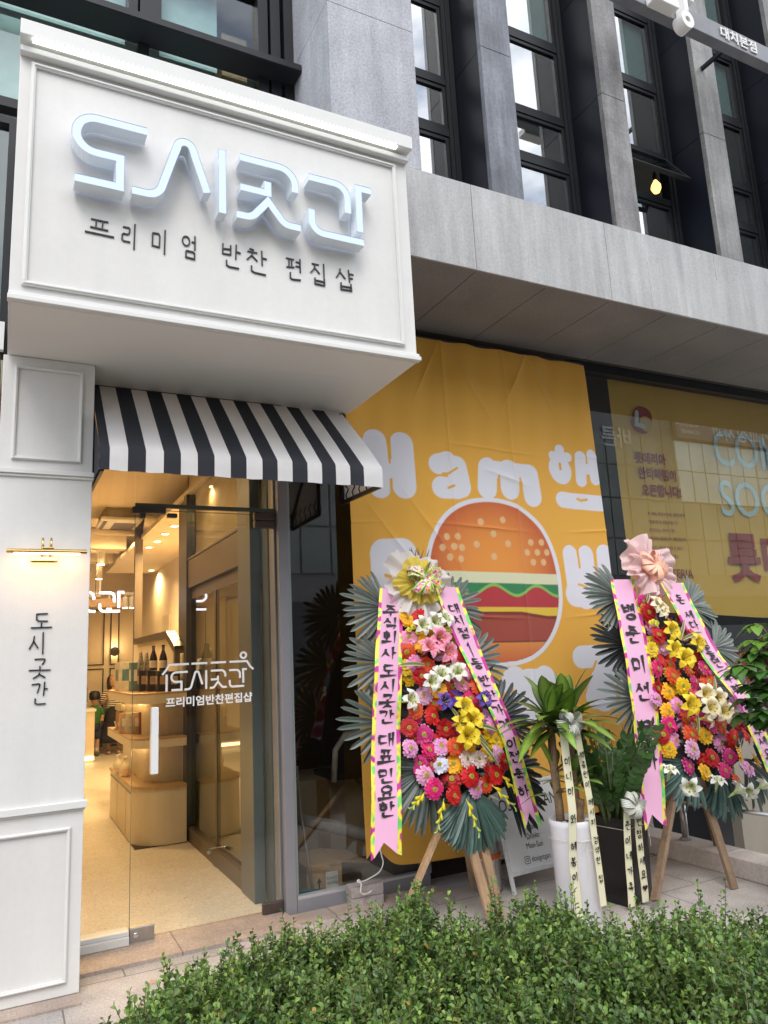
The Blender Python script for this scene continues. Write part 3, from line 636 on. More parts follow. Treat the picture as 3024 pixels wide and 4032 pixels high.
sd_ = empty('side_light', (.52, 4.6, 0), 'fixed glass pane on a white plinth between pillar and door', 'window')
m = MB(); m.box(.382, .6705, 4.594, 4.606, .085, 3.02); part(m, 'pane', pane_door, sd_)
m = MB(); m.box(.674, 1.552, 4.594, 4.606, 2.4685, 3.02); part(m, 'transom_pane', pane_door, sd_)
m = MB(); m.box(.3795, .668, 4.556, 4.66, .0185, .062); m.box(.3795, .668, 4.57, 4.66, .0625, .086); part(m, 'plinth', white_trim, sd_, bevel=.004)
# ============================================================ SHOP INTERIOR
cream = mat('cream_wall', (.66,.57,.44), .7, var=(1.5,.05)); ceil_m = mat('shop_ceiling', (.66,.58,.46), .8, var=(1.2,.06))
terr = mat('terrazzo', (.60,.545,.47), .45, var=((55,.18),(9,.06),(1.5,.05)))
t_ = terr.node_tree; b_ = t_.nodes['Principled BSDF']; vo = t_.nodes.new('ShaderNodeTexVoronoi'); vo.inputs['Scale'].default_value = 26
cr = t_.nodes.new('ShaderNodeValToRGB'); cr.color_ramp.elements[0].position = .10; cr.color_ramp.elements[1].position = .17; cr.color_ramp.elements[0].color = (.48,.42,.36,1); cr.color_ramp.elements[1].color = (1,1,1,1)
mxn = t_.nodes.new('ShaderNodeMix'); mxn.data_type = 'RGBA'; mxn.blend_type = 'MULTIPLY'; mxn.inputs[0].default_value = 1
src = b_.inputs['Base Color'].links[0].from_socket; tcn = [n for n in t_.nodes if n.type == 'TEX_COORD'][0]
t_.links.new(tcn.outputs['Object'], vo.inputs['Vector']); t_.links.new(vo.outputs['Distance'], cr.inputs[0]); t_.links.new(src, mxn.inputs[6]); t_.links.new(cr.outputs[0], mxn.inputs[7]); t_.links.new(mxn.outputs[2], b_.inputs['Base Color'])
m = MB(); m.box(-3.2, 2.45, 4.661, 14.9, -.12, .004)
for y in (6.0, 7.6): pass
tag(m.build('shop_floor', terr), kind='structure')
m = MB()
for x in (-.6,.75,2.1): m.box(x-.002, x+.002, 4.67, 14.7, .004, .0046)
for y in (5.95,7.3,8.65,10.0): m.box(-3.2, 1.5, y-.002, y+.002, .004, .0045)
tag(m.build('floor_joint', mat('brass_joint', (.62,.52,.36), .4)), kind='structure')
m = MB(); m.box(-3.2, 2.4, 14.75, 14.9, 0, 3.5); m.box(-3.3, -3.2, 4.7, 14.9, 0, 3.5); m.box(2.25, 2.40, 7.3, 14.75, 0, 3.5)
m.box(1.60, 1.66, 4.71, 7.45, 0, 3.4); m.box(1.60, 2.25, 7.4, 7.46, 0, 3.4)
m.box(-3.2, -.07, 4.66, 4.75, 0, 3.5)
tag(m.build('shop_wall', cream), kind='structure')
m = MB(); m.box(-3.3, 2.4, 4.71, 14.9, 3.36, 3.5)
m.box(1.47, 2.25, 4.75, 13.2, 3.05, 3.10)
for y in (10.6, 12.0): m.box(-3.2, 1.44, y, y+.22, 3.08, 3.35)
for y in (9.8, 11.4): m.tube([(-3.2,y,3.18),(1.452,y,3.18)], .05, 10)
m.box(-3.2, 1.4, 13.2, 13.28, 2.65, 3.36)
tag(m.build('shop_ceiling', ceil_m), kind='structure')
# vestibule glazing on the right of the entrance
vg = empty('vestibule_screen', (1.5, 6, 0), 'brown framed glass screen inside the entrance on the right', 'glass screen')
fm_ = mat('screen_frame', (.105,.082,.06), .4, metal=.2, var=(5,.08)); green_post = mat('screen_post', (.10,.115,.118), .35, var=(3,.1))
m = MB(); m.box(1.46, 1.53, 4.86, 5.16, 0.004, 3.05); m.box(1.535,1.56,4.71,4.86,.004,3.05); part(m, 'post', green_post, vg, bevel=.003)
m = MB(); m.box(1.46, 1.54, 6.86, 6.98, 0.004, 3.05); m.box(1.50, 1.55, 6.985, 7.40, .004, 3.05); part(m, 'post', mat('screen_dark_post', (.05,.045,.04), .35, var=(4,.1)), vg, bevel=.003)
m = MB(); m.box(1.475, 1.545, 5.165, 6.855, 2.17, 2.42); m.box(1.47, 1.55, 5.165, 6.855, 2.425, 2.445); m.box(1.51, 1.545, 5.165, 6.855, 2.07, 2.165); m.box(1.47, 1.54, 5.165, 6.855, .004, .12); m.box(1.5,1.53,5.95,6.0,.12,2.07); part(m, 'rail', fm_, vg, bevel=.002)
m = MB(); m.box(1.505, 1.513, 5.165, 6.855, .12, 2.07); m.box(1.505, 1.513, 5.165, 6.855, 2.445, 3.05); part(m, 'pane', glass('pane_screen', (.74,.75,.72), 2.0), vg)
m = MB(); m.tube([(1.505,5.95,.11),(1.44,5.95,.11),(1.42,5.88,.11)], .014, 8); part(m, 'floor_bolt', steel, vg)
# wall with the chamfered opening
op = empty('framed_opening', (1.45, 8.5, 1.65), 'brown framed chamfered wall opening above the bottle shelf', 'window')
outer = [(7.12,1.5),(7.12,1.63),(7.55,1.785),(9.58,1.785),(9.58,3.2),(9.42,3.36)]
m = MB()
W_ = lambda y, z, n=0: Vector((1.45+n, y, z))
m.prism([(7.0,0),(9.9,0),(9.9,1.75),(7.5,1.75),(7.05,1.58),(7.0,1.58)], W_, 0, .05); m.prism([(9.66,1.75),(9.9,1.75),(9.9,3.36),(9.66,3.36)], W_, 0, .05)
part(m, 'partition', cream, op)
m = MB()
for a_, c_ in zip(outer, outer[1:]): m.bar((1.45,*a_), (1.45,*c_), .09, .07)
part(m, 'frame', fm_, op)
m = MB(); m.box(2.235, 2.248, 11.7, 12.3, 1.7, 2.25); part(m, 'poster_board', mat('board_pale', (.55,.47,.37), .6), op)

# curved display shelf
sh = empty('display_shelf', (1.3, 7.6, 0), 'cream curved shop shelf unit with wooden ledges', 'shelf')
def rounded(x0, x1, y0, y1, r):
    return [(x1,y1),(x0,y1),(x0,y0+r)]+[(x0+r-r*math.cos(t), y0+r-r*math.sin(t)) for t in [math.pi/2*k/8 for k in range(1,9)]]+[(x1,y0)]
hz = lambda u, v, n=0: Vector((u, v, n))
ply = mat('shelf_cream', (.60,.53,.41), .55, var=((2,.05),(40,.03))); woodt = mat('shelf_wood', (.40,.25,.12), .45, var=((3,.12),(50,.08)), streak=(30,.15))
m = MB(); m.prism(rounded(1.03,1.45,6.79,8.46,.28), hz, .012, .46); part(m, 'cabinet', ply, sh)
m = MB(); m.prism(rounded(1.02,1.45,6.78,8.47,.28), hz, .4605, .485); part(m, 'counter_top', woodt, sh)
m = MB()
for y in (7.35, 7.92): m.box(1.0285,1.0299,y-.002,y+.002,.03,.40)
m.box(1.0275,1.0299,7.08,8.44,.405,.425); m.box(1.03,1.45,6.81,8.44,.0045,.0115); part(m, 'door_gap', black_paint, sh)
m = MB(); m.prism(rounded(1.15,1.45,7.0,8.46,.22), hz, .4855, 1.16); part(m, 'column', ply, sh)
for z0, z1 in ((.80,.868),(1.17,1.245)):
    m = MB(); m.prism(rounded(1.0,1.45,6.79,8.50,.22), hz, z0, z1); so = part(m, 'shelf', ply, sh)
    m = MB(); m.prism(rounded(.998,1.45,6.788,8.50,.22), hz, z1+.0005, z1+.014); s2 = part(m, 'shelf_top', woodt, sh)
for z in (.797, 1.167):
    m = MB(); m.box(1.10,1.125,7.1,8.3,z-.012,z-.001); part(m, 'under_light', emis('shelf_glow', (1,.62,.24), 6), sh)
z3 = 1.26; z2_ = .883; z1_ = .4855
def carton(x, y, z, sx, sy, sz, name, label, cat, mt, group=None, rz=0, band=None):
    o = empty(name, (x, y, z), label, cat, group, (0,0,rz)); q = MB(); q.box(-sx/2, sx/2, -sy/2, sy/2, 0, sz); b = q.build('box_body', mt, o, bevel=.002)
    q = MB(); q.box(-sx/2-.001, -sx/2-.0003, -sy*.3, sy*.3, sz*.35, sz*.75); q.box(-sx*.3, sx*.3, -sy/2-.001, -sy/2-.0003, sz*.35, sz*.75); q.build('printed_panel', band or white_trim, o)
    return o
teal = mat('pack_teal', (.10,.19,.20), .5, var=(20,.3)); darkp = mat('pack_dark', (.035,.028,.03), .45, var=(25,.4)); redp = mat('pack_red', (.23,.06,.05), .5, var=(25,.3)); tanp = mat('pack_tan', (.45,.32,.22), .5, var=(25,.3)); mauve = mat('pack_mauve', (.26,.16,.15), .5, var=(25,.3)); palep = mat('pack_pale', (.55,.50,.42), .5, var=(20,.2))
carton(1.10, 8.1, z3, .14, .34, .28, 'gift_box', 'pale blue gift box at the left end of the top shelf', 'box', palep, band=teal)
carton(1.16, 7.7, z3, .12, .16, .27, 'gift_box', 'teal gift box beside the pale one on the top shelf', 'box', teal)
for k, (x, y) in enumerate(((1.19,7.47),(1.24,7.30),(1.30,7.14),(1.37,6.99))):
    carton(x, y, z3, .10, .13, .19-.005*k, 'drink_carton', ['black bottle carton nearest the teal gift box','second black bottle carton from the teal gift box','third black bottle carton from the teal gift box','black bottle carton at the near end of the top shelf'][k], 'carton', darkp, 'black cartons on the top shelf', band=tanp)
def bottle(x, y, z, h, label):
    o = empty('bottle', (x,y,z), label, 'bottle', 'dark bottles standing on the cartons'); q = MB(); q.lathe([(.034,0),(.036,.01),(.036,h*.45),(.03,h*.58),(.014,h*.78),(.013,h*.93)], (0,0,0), 16); q.build('glass_body', mat('bottle_dark', (.03,.022,.03), .2, var=(30,.3)), o, smooth=True)
    q = MB(); q.lathe([(.015,h*.93),(.015,h)], (0,0,0), 12); q.build('cap', black_paint, o); q = MB(); q.lathe([(.0368,h*.12),(.0368,h*.4)], (0,0,0), 16); q.build('paper_label', palep, o)
bottle(1.25, 7.30, z3+.186, .23, 'dark bottle on the cartons, left of the pair'); bottle(1.31, 7.14, z3+.181, .235, 'dark bottle on the cartons, right of the pair')
for k, (x, y, h) in enumerate(((1.17,7.52,.17),(1.21,7.44,.16))):
    o = empty('snack_pouch', (x,y,z3+.19), ['tall patterned snack pouch left of the bottles','short patterned snack pouch next to the bottles'][k], 'pouch'); q = MB(); q.add([(-.03,-.05,0),(.03,-.05,0),(.03,.05,0),(-.03,.05,0),(-.004,-.055,h),(.004,-.055,h),(.004,.055,h),(-.004,.055,h)], [(3,2,1,0),(4,5,6,7),(0,1,5,4),(1,2,6,5),(2,3,7,6),(3,0,4,7)]); q.build('pouch_body', mat('pouch', (.25,.23,.20), .4, var=(40,.8)), o); q = MB(); q.box(-.005,.005,-.055,.055,h,h+.012); q.build('sealed_edge', palep, o)
cm = [tanp, palep, tanp, redp, mauve]
for k in range(5): carton(1.06+.045*k, 7.60-.085*k, z2_, .13, .062, .18+.004*k, 'sauce_box', ['cream sauce box, far end of the row on the middle shelf','white sauce box second in the middle shelf row','tan sauce box in the centre of the middle shelf row','red sauce box fourth in the middle shelf row','mauve sauce box fifth in the middle shelf row'][k], 'box', cm[k], 'sauce boxes on the middle shelf', rz=-.1)
carton(1.345, 7.12, z2_, .16, .13, .185, 'sauce_box', 'large dark red sauce box at the near end of the middle shelf', 'box', redp, 'sauce boxes on the middle shelf', rz=-.1, band=tanp)
for k in range(4):
    o = empty('stick_jar', (1.05, 7.86+.075*k, z2_), ['nearest tall jar of cream sticks behind the sauce boxes','second tall jar of cream sticks behind the sauce boxes','third tall jar of cream sticks behind the sauce boxes','farthest tall jar of cream sticks behind the sauce boxes'][k], 'jar', 'stick jars on the middle shelf'); q = MB(); q.lathe([(.024,0),(.026,.01),(.026,.17),(.018,.19)], (0,0,0), 12); q.build('jar_body', mat('jar_brown', (.32,.17,.08), .3), o, smooth=True); q = MB(); q.lathe([(.026,.19),(.034,.2),(.034,.235),(.02,.25)], (0,0,0), 10); q.build('stopper', palep, o)
for k, (x, y) in enumerate(((1.025,8.2),(1.03,7.98),(1.035,7.62))):
    o = empty('price_tag', (x,y-.12,z2_), ['small wooden price tag at the far end of the middle shelf','small wooden price tag in front of the stick jars','small wooden price tag in front of the sauce boxes'][k], 'price tag', 'wooden price tags'); q = MB(); q.box(-.012,.012,-.03,.03,0,.012); q.build('foot', woodt, o); q = MB(); q.obox((0,0,.045), (.003,0,.001), (0,.035,0), (-.01,0,.034)); q.build('card', palep, o)
for k, (x, y) in enumerate(((1.03,8.05),(1.06,7.86))):
    o = empty('flagon', (x-.0,y-.2 if k else y-.16,z1_), ['white clay flagon farther in on the counter','white clay flagon with red flower nearer the door'][k], 'flagon', 'flagons on the counter'); q = MB(); q.lathe([(.042,0),(.05,.01),(.052,.08),(.045,.105),(.02,.13),(.018,.16),(.024,.165),(.024,.18)], (0,0,0), 18); q.build('clay_body', mat('clay_white', (.70,.64,.52), .35), o, smooth=True)
    q = MB(); q.lathe([(.0525,.03),(.053,.05),(.0525,.07)], (0,0,0), 18) if k else q.lathe([(.0525,.04),(.0525,.06)], (0,0,0), 18); q.build('flower_print', mat('flower_print', (.70,.5,.36), .4, var=(60,.4)), o)
# back wall panelling and its round lamp
wp = empty('wall_panelling', (1.2, 14.7, 0), 'cream back wall panelling with thin dark mouldings', 'wall panelling')
m = MB()
def rect(x0, x1, z0, z1, t=.018):
    for bx in ((x0,x1,z0,z0+t),(x0,x1,z1-t,z1),(x0,x0+t,z0+t,z1-t),(x1-t,x1,z0+t,z1-t)): m.box(bx[0],bx[1],14.725,14.749,bx[2],bx[3])
for x in (1.745, .6, -.5): rect(x-.0 if x > 1 else x, 1.90 if x > 1 else x+1.04, 1.54, 2.55); rect(x, 1.90 if x > 1 else x+1.04, .1, 1.48)
part(m, 'moulding', mat('dark_moulding', (.03,.022,.018), .5), wp)
wl_ = empty('wall_lamp', (1.82, 14.7, 1.775), 'round black wall lamp with a glowing halo on the back wall', 'lamp')
q = MB(); q.tube([(1.82,14.66,1.775),(1.82,14.69,1.775)], .085, 24); part(q, 'disc', black_paint, wl_); q = MB(); q.tube([(1.82,14.692,1.775),(1.82,14.72,1.775)], .072, 24); part(q, 'glow_ring', emis('halo', (1,.66,.28), 14), wl_)
ld = bpy.data.lights.new('halo_light', 'POINT'); ld.energy = 2; ld.color = (1,.62,.28); ld.shadow_soft_size = .05; lo = bpy.data.objects.new('halo_light', ld); COL.objects.link(lo); lo.location = (1.82,14.6,1.9)
# counter behind the shelf
ct = empty('counter', (.6, 13.6, 0), 'pale service counter along the back of the shop', 'counter')
m = MB(); m.box(-2.0, 1.36, 13.3, 13.9, .004, .80); part(m, 'counter_body', ply, ct); m = MB(); m.box(-2.02, 1.38, 13.28, 13.92, .8005, .84); part(m, 'counter_top', white_trim, ct)
m = MB(); m.box(-2.0,1.36,13.285,13.2995,.05,.10); part(m, 'plinth_light', emis('plinth_glow', (1,.66,.3), 5), ct)
o = empty('monitor', (1.12,13.6,.84), 'grey monitor standing on the back counter', 'monitor'); q = MB(); q.box(-.16,.16,-.012,.012,.1,.34); q.build('screen', mat('screen_grey', (.2,.19,.18), .3), o); q = MB(); q.box(-.02,.02,-.02,.02,.012,.1); q.box(-.09,.09,-.06,.06,0,.012); q.build('stand', black_paint, o)

# ceiling fittings
dlm = emis('downlight_glow', (1,.80,.50), 16); dlr = mat('downlight_rim', (.75,.70,.6), .5)
def downlight(x, y, z, label):
    o = empty('downlight', (x,y,z), label, 'downlight', 'recessed downlights in the shop ceiling')
    q = MB(); q.lathe([(.052,-.001),(.052,-.012),(.042,-.012),(.042,-.004)], (0,0,0), 20); q.build('rim', dlr, o); q = MB(); q.lathe([(.041,-.003),(.038,-.009)], (0,0,0), 20); q.build('lens', dlm, o)
    l = bpy.data.lights.new('downlight_beam', 'SPOT'); l.energy = 84; l.color = (1,.645,.295); l.spot_size = R(160); l.spot_blend = .6; l.shadow_soft_size = .05; lo = bpy.data.objects.new('downlight_beam', l); COL.objects.link(lo); lo.location = (x,y,z-.03)
DL = [(1.617,6.46,3.05,'downlight closest above the entrance screen'),(2.05,7.6,3.05,'downlight seen between the screen post and the header'),(2.05,8.24,3.05,'downlight second from the screen along the right wall'),(2.05,9.18,3.05,'third downlight along the right wall'),(1.675,8.51,3.05,'downlight highest inside the chamfered opening'),(1.674,9.06,3.05,'downlight second inside the chamfered opening'),(1.684,9.64,3.05,'downlight third inside the chamfered opening'),(1.67,10.17,3.05,'downlight lowest of the slanting row in the opening'),(2.13,12.7,3.05,'farthest downlight by the right wall'),(1.2,10.07,3.35,'downlight left of the opening beside the air conditioner')]
for d_ in DL: downlight(*d_)
for k, (x, y, z) in enumerate(((.55,7.3,3.35),(-.6,9.3,3.35),(.9,11.3,3.35),(.3,5.6,3.35))): downlight(x, y, z, ['downlight over the shop floor near the pillar','downlight deep on the left of the shop ceiling','downlight over the back of the shop floor','downlight just inside the entrance'][k])
ac = empty('air_conditioner', (1.28, 9.5, 3.2), 'square ceiling air conditioner cassette inside the shop', 'air conditioner')
m = MB(); m.box(.95,1.42,9.1,9.95,3.2,3.24); part(m, 'panel', white_trim, ac, bevel=.01); m = MB(); m.box(.99,1.03,9.2,9.85,3.194,3.1995); m.box(1.12,1.38,9.3,9.75,3.196,3.1995); part(m, 'louvre', brown_metal, ac); m = MB(); m.box(1.0,1.38,9.15,9.9,3.2405,3.359); part(m, 'housing', mat('housing_grey', (.3,.26,.2), .6), ac)
isg = empty('inner_sign', (1.4, 12.0, 2.4), 'glowing white letters on a pale board hanging deep inside the shop', 'sign')
m = MB(); m.box(-.2, 1.60, 12.03, 12.06, 2.40, 2.525); part(m, 'board', mat('board_pink', (.62,.46,.34), .6), isg)
m = MB(); m.bar((1.2,12.045,2.525),(1.2,12.045,3.36), .01, .01); m.bar((.2,12.045,2.525),(.2,12.045,3.36), .01, .01); part(m, 'hanger', brown_metal, isg)
fi = wall_frame(0, 12.0, 0)
for i in range(9):
    fc, sd = MB(), MB(); q = [(1.25+(x-1.373)*.945, 2.33+(z-3.742)*.86) for x, z in LOGO[i]]; channel(fc, sd, q, .0175, fi, -.028, .0); so = part(sd, 'sign_letter', ret, isg); part(fc, 'lit_face', emis('inner_letter', (.80,.82,1), 2.2), so)
tk = empty('track_rail', (1.0, 12.4, 2.7), 'white ceiling track carrying cylinder spotlights', 'track')
m = MB(); m.box(.4,1.85,12.38,12.42,2.62,2.65); m.bar((1.3,12.4,2.65),(1.3,12.4,3.36), .03, .03); part(m, 'rail', white_trim, tk)
for k, x in enumerate((1.08, 1.44, 1.66, 1.76)):
    o = empty('spotlight', (x, 12.4-.15*(k>1), 2.615), ['cylinder spotlight nearest the pillar on the track','cylinder spotlight second from the pillar on the track','cylinder spotlight third from the pillar on the track','cylinder spotlight beside the right wall on the track'][k], 'spotlight', 'cylinder spotlights on the track')
    q = MB(); q.lathe([(.036,-.22),(.038,-.21),(.038,-.06),(.03,-.05)], (0,0,0), 16); q.tube([(0,0,-.05),(0,0,0)], .01, 8); q.build('cylinder', white_trim, o); q = MB(); q.lathe([(.034,-.2205),(.034,-.226)], (0,0,0), 16); q.build('lens', dlm, o)
for k, (x, y, z) in enumerate(((1.15,10.9,2.90),(1.22,11.8,2.80))):
    o = empty('pendant_spot', (x,y,z), ['upper hanging cylinder lamp left of the opening','lower hanging cylinder lamp left of the opening'][k], 'lamp', 'hanging cylinder lamps'); q = MB(); q.lathe([(.045,0),(.045,.22),(.02,.23)], (0,0,0), 16); q.tube([(0,0,.22),(0,0,3.35-z)], .008, 6); q.build('cylinder', white_trim, o); q = MB(); q.lathe([(.042,-.006),(.042,-.0005)], (0,0,0), 16); q.build('lens', dlm, o)

# ============================================================ PEOPLE inside the shop
skin = mat('skin', (.52,.31,.20), .55); hair = mat('hair_black', (.012,.010,.010), .5)
def skin_body(name, pts, edges, rad, mt, root, sub=2):
    me = bpy.data.meshes.new(name); me.from_pydata(pts, edges, []); o = bpy.data.objects.new(name, me); COL.objects.link(o); o.parent = root
    s = o.modifiers.new('skin', 'SKIN'); s.use_smooth_shade = True; b = o.modifiers.new('sub', 'SUBSURF'); b.levels = sub; b.render_levels = sub
    for i, r in enumerate(rad):
        d = me.skin_vertices[0].data[i]; d.radius = (r, r) if not isinstance(r, tuple) else r; d.use_root = (i == 0)
    me.materials.append(mt); return o
def head(root, c, r, turn):
    q = MB(); prof = [(.05,-1.0),(.42,-.92),(.66,-.62),(.80,-.2),(.84,.2),(.76,.6),(.5,.9),(.1,1.0)]
    q.lathe([(a*r, b*r*1.18) for a, b in prof], (0,0,0), 20, sx=.9, sy=1.05)
    hx = Matrix.Rotation(turn, 3, 'Z')
    def ell(cx, cy, cz, sx, sy, sz): q.lathe([(math.cos(t)*1, math.sin(t)) for t in [R(-80+20*k) for k in range(9)]], (0,0,0), 10); n = 90; q.v[-n:] = [(cx+x*sx, cy+y*sy, cz+z*sz) for x, y, z in q.v[-n:]]
    ell(0,-r*.90,-r*.1,r*.11,r*.16,r*.18); ell(r*.76,0,-.05*r,r*.08,r*.16,r*.24); ell(-r*.76,0,-.05*r,r*.08,r*.16,r*.24); ell(0,-r*.80,-r*.52,r*.26,r*.08,r*.07)
    q.v = [tuple(Vector(c)+hx @ Vector(p)) for p in q.v]; o = q.build('head', skin, root, smooth=True)
    q = MB()
    for s_ in (-1, 1): q.lathe([(math.cos(t)*r*.1, math.sin(t)*r*.07) for t in [R(-80+40*k) for k in range(5)]], (s_*r*.3, -r*.80, r*.05), 8)
    q.v = [tuple(Vector(c)+hx @ Vector(p)) for p in q.v]; q.build('eyes', mat('eye_dark', (.03,.02,.02), .2), o); return o
def hand(q, c, d, ln, side=1):
    """palm with four bent fingers and a thumb, as tapering chains from the wrist c along d"""
    d = Vector(d).normalized(); sx = d.cross(Vector((0,1,0))).normalized()*side; nn = d.cross(sx)
    c = Vector(c); q.tube([c, c+d*ln*.25, c+d*ln*.48], [ln*.14, ln*.21, ln*.2], 8)
    for k in range(4):
        b = c+d*ln*.46+sx*ln*(-.16+.105*k); L_ = ln*(.42,.5,.47,.36)[k]; q.tube([b, b+d*L_*.5, b+d*L_*.8+nn*L_*.25, b+d*L_*.95+nn*L_*.45], [ln*.055,ln*.052,ln*.048,ln*.03], 6)
    b = c+d*ln*.15-sx*ln*.17; q.tube([b, b+d*ln*.2-sx*ln*.14, b+d*ln*.36-sx*ln*.17], [ln*.07,ln*.06,ln*.035], 6)
# woman: back three-quarter to the street, one hand raised to her cheek
wr = empty('person', (1.78, 14.3, .004), 'woman in striped top and long black skirt with one hand raised', 'person')
body = skin_body('body', [(0,0,.70),(0,.0,.86),(0,0,1.02),(0,-.01,1.10),(0,-.02,1.16),(-.13,0,1.05),(-.20,-.05,.86),(-.14,-.16,.98),(.13,0,1.05),(.19,.02,.86),(.2,-.06,.68),(-.08,0,.66),(-.085,.0,.36),(-.08,.02,.07),(.08,0,.66),(.085,.02,.36),(.08,.04,.07)],
 [(0,1),(1,2),(2,3),(3,4),(2,5),(5,6),(6,7),(2,8),(8,9),(9,10),(0,11),(11,12),(12,13),(0,14),(14,15),(15,16)],
 [(.115,.085),(.10,.075),(.105,.07),.05,.04,.05,.034,.026,.05,.034,.026,.07,.05,.032,.07,.05,.032], skin, wr)
q = MB(); hand(q, (-.14,-.16,.98), (.35,-.05,.9), .15, 1); hand(q, (.2,-.06,.68), (.05,-.2,-1), .15, -1); q.build('hand', skin, wr, smooth=True)
hd_ = head(wr, (-.02,-.04,1.25), .092, R(40))
q = MB(); q.lathe([(.03,1.36),(.075,1.345),(.105,1.30),(.112,1.22),(.105,1.12),(.07,1.08)], (0,.015,0), 20); q.v = [(x-.02+ (0 if y > -.03 else 0), max(y, -.045), z) for x, y, z in q.v]; q.build('hair', hair, wr, smooth=True)
stripe = bpy.data.materials.new('striped_cotton'); stripe.use_nodes = True; tt = stripe.node_tree; bb_ = tt.nodes['Principled BSDF']; bb_.inputs['Roughness'].default_value = .85
tcn = tt.nodes.new('ShaderNodeTexCoord'); sp = tt.nodes.new('ShaderNodeSeparateXYZ'); mt_ = tt.nodes.new('ShaderNodeMath'); mt_.operation = 'FRACT'; ms = tt.nodes.new('ShaderNodeMath'); ms.operation = 'MULTIPLY'; ms.inputs[1].default_value = 30; cmpn = tt.nodes.new('ShaderNodeMath'); cmpn.operation = 'GREATER_THAN'; cmpn.inputs[1].default_value = .48; rm = tt.nodes.new('ShaderNodeValToRGB'); rm.color_ramp.elements[0].color = (.015,.013,.014,1); rm.color_ramp.elements[1].color = (.72,.66,.56,1)
for a_, b2 in ((tcn.outputs['Object'], sp.inputs[0]), (sp.outputs[2], ms.inputs[0]), (ms.outputs[0], mt_.inputs[0]), (mt_.outputs[0], cmpn.inputs[0]), (cmpn.outputs[0], rm.inputs[0]), (rm.outputs[0], bb_.inputs['Base Color'])): tt.links.new(a_, b2)
q = MB(); q.lathe([(.135,.76),(.14,.84),(.145,.95),(.15,1.03),(.11,1.09),(.055,1.125)], (0,0,0), 24, sy=.72); q.tube([(-.11,0,1.06),(-.17,-.01,.97),(-.205,-.045,.88)], [.07,.066,.06], 12); q.tube([(.11,0,1.06),(.165,.01,.97),(.195,.015,.87)], [.07,.066,.06], 12); q.build('striped_top', stripe, wr, smooth=True)
q = MB(); v0 = len(q.v); q.lathe([(.128,.80),(.15,.70),(.18,.5),(.225,.30),(.255,.20)], (0,0,0), 40, sy=.8); q.v = [(x*(1+.05*math.sin(9*math.atan2(y,x))*(.8-z)), y*(1+.05*math.sin(9*math.atan2(y,x))*(.8-z)), z) for x, y, z in q.v]; q.build('skirt', mat('black_cloth', (.016,.013,.016), .8), wr, smooth=True)
for s_ in (-1, 1):
    q = MB(); q.lathe([(math.cos(t), math.sin(t)) for t in [R(-80+20*k) for k in range(9)]], (0,0,0), 12); q.v = [(s_*.08+x*.042, -.03+y*.11, .03+max(z,-.9)*.03) for x, y, z in q.v]; q.build('sandal', mat('sandal', (.42,.26,.20), .6), wr, smooth=True)
q = MB(); q.box(.20,.34,.0,.1,.62,.86); bag = q.build('bag', black_paint, wr, bevel=.03); q = MB(); q.tube([(.22,.05,.85),(.18,.06,1.0),(.13,.06,1.1)], .01, 8); q.build('strap', black_paint, bag)
# boy: green shirt, seen from behind the counter's end
br_ = empty('person', (1.44, 14.2, .004), 'small boy in a green shirt and navy shorts at the counter', 'person')
skin_body('body', [(0,0,.52),(0,0,.64),(0,0,.78),(0,0,.84),(0,-.01,.88),(-.10,0,.79),(-.14,-.02,.64),(-.12,-.13,.60),(.10,0,.79),(.14,-.02,.64),(.12,-.14,.60),(-.06,0,.48),(-.065,.0,.27),(-.06,.02,.06),(.06,0,.48),(.065,0,.27),(.06,.02,.06)],
 [(0,1),(1,2),(2,3),(3,4),(2,5),(5,6),(6,7),(2,8),(8,9),(9,10),(0,11),(11,12),(12,13),(0,14),(14,15),(15,16)],
 [(.08,.065),(.078,.06),(.08,.055),.042,.034,.038,.026,.022,.038,.026,.022,.055,.04,.028,.055,.04,.028], skin, br_)
q = MB(); hand(q, (-.12,-.13,.60), (.2,-.9,.1), .11, 1); hand(q, (.12,-.14,.60), (-.2,-.9,.1), .11, -1); q.build('hand', skin, br_, smooth=True)
head(br_, (0,-.02,.965), .086, R(-150))
q = MB(); q.lathe([(.085,.95),(.096,1.0),(.09,1.06),(.06,1.095),(.01,1.105)], (0,-.03,0), 20); q.build('hair', hair, br_, smooth=True)
q = MB(); q.lathe([(.105,.50),(.11,.58),(.115,.70),(.115,.79),(.08,.835),(.045,.855)], (0,0,0), 24, sy=.75); q.tube([(-.085,0,.80),(-.12,0,.74),(-.14,-.01,.68)], [.05,.05,.046], 10); q.tube([(.085,0,.80),(.12,0,.74),(.14,-.01,.68)], [.05,.05,.046], 10); q.build('shirt', mat('green_cotton', (.04,.15,.04), .85, var=(10,.15)), br_, smooth=True)
q = MB(); q.lathe([(.108,.55),(.115,.47),(.112,.43)], (0,0,0), 20, sy=.78)
for s_ in (-1,1): q.tube([(s_*.058,0,.46),(s_*.064,0,.36),(s_*.066,0,.29)], [.066,.064,.064], 12)
q.build('shorts', mat('navy_cloth', (.02,.026,.05), .8), br_, smooth=True)
for s_ in (-1, 1):
    q = MB(); q.tube([(s_*.06,.02,.05),(s_*.06,.018,.15)], [.034,.036], 10); q.build('sock', palep, br_, smooth=True)
    q = MB(); q.lathe([(math.cos(t), math.sin(t)) for t in [R(-80+20*k) for k in range(9)]], (0,0,0), 12); q.v = [(s_*.06+x*.038, -.02+y*.085, .035+max(z,-.95)*.036) for x, y, z in q.v]; q.build('shoe', mat('shoe_green', (.05,.10,.09), .6), br_, smooth=True)

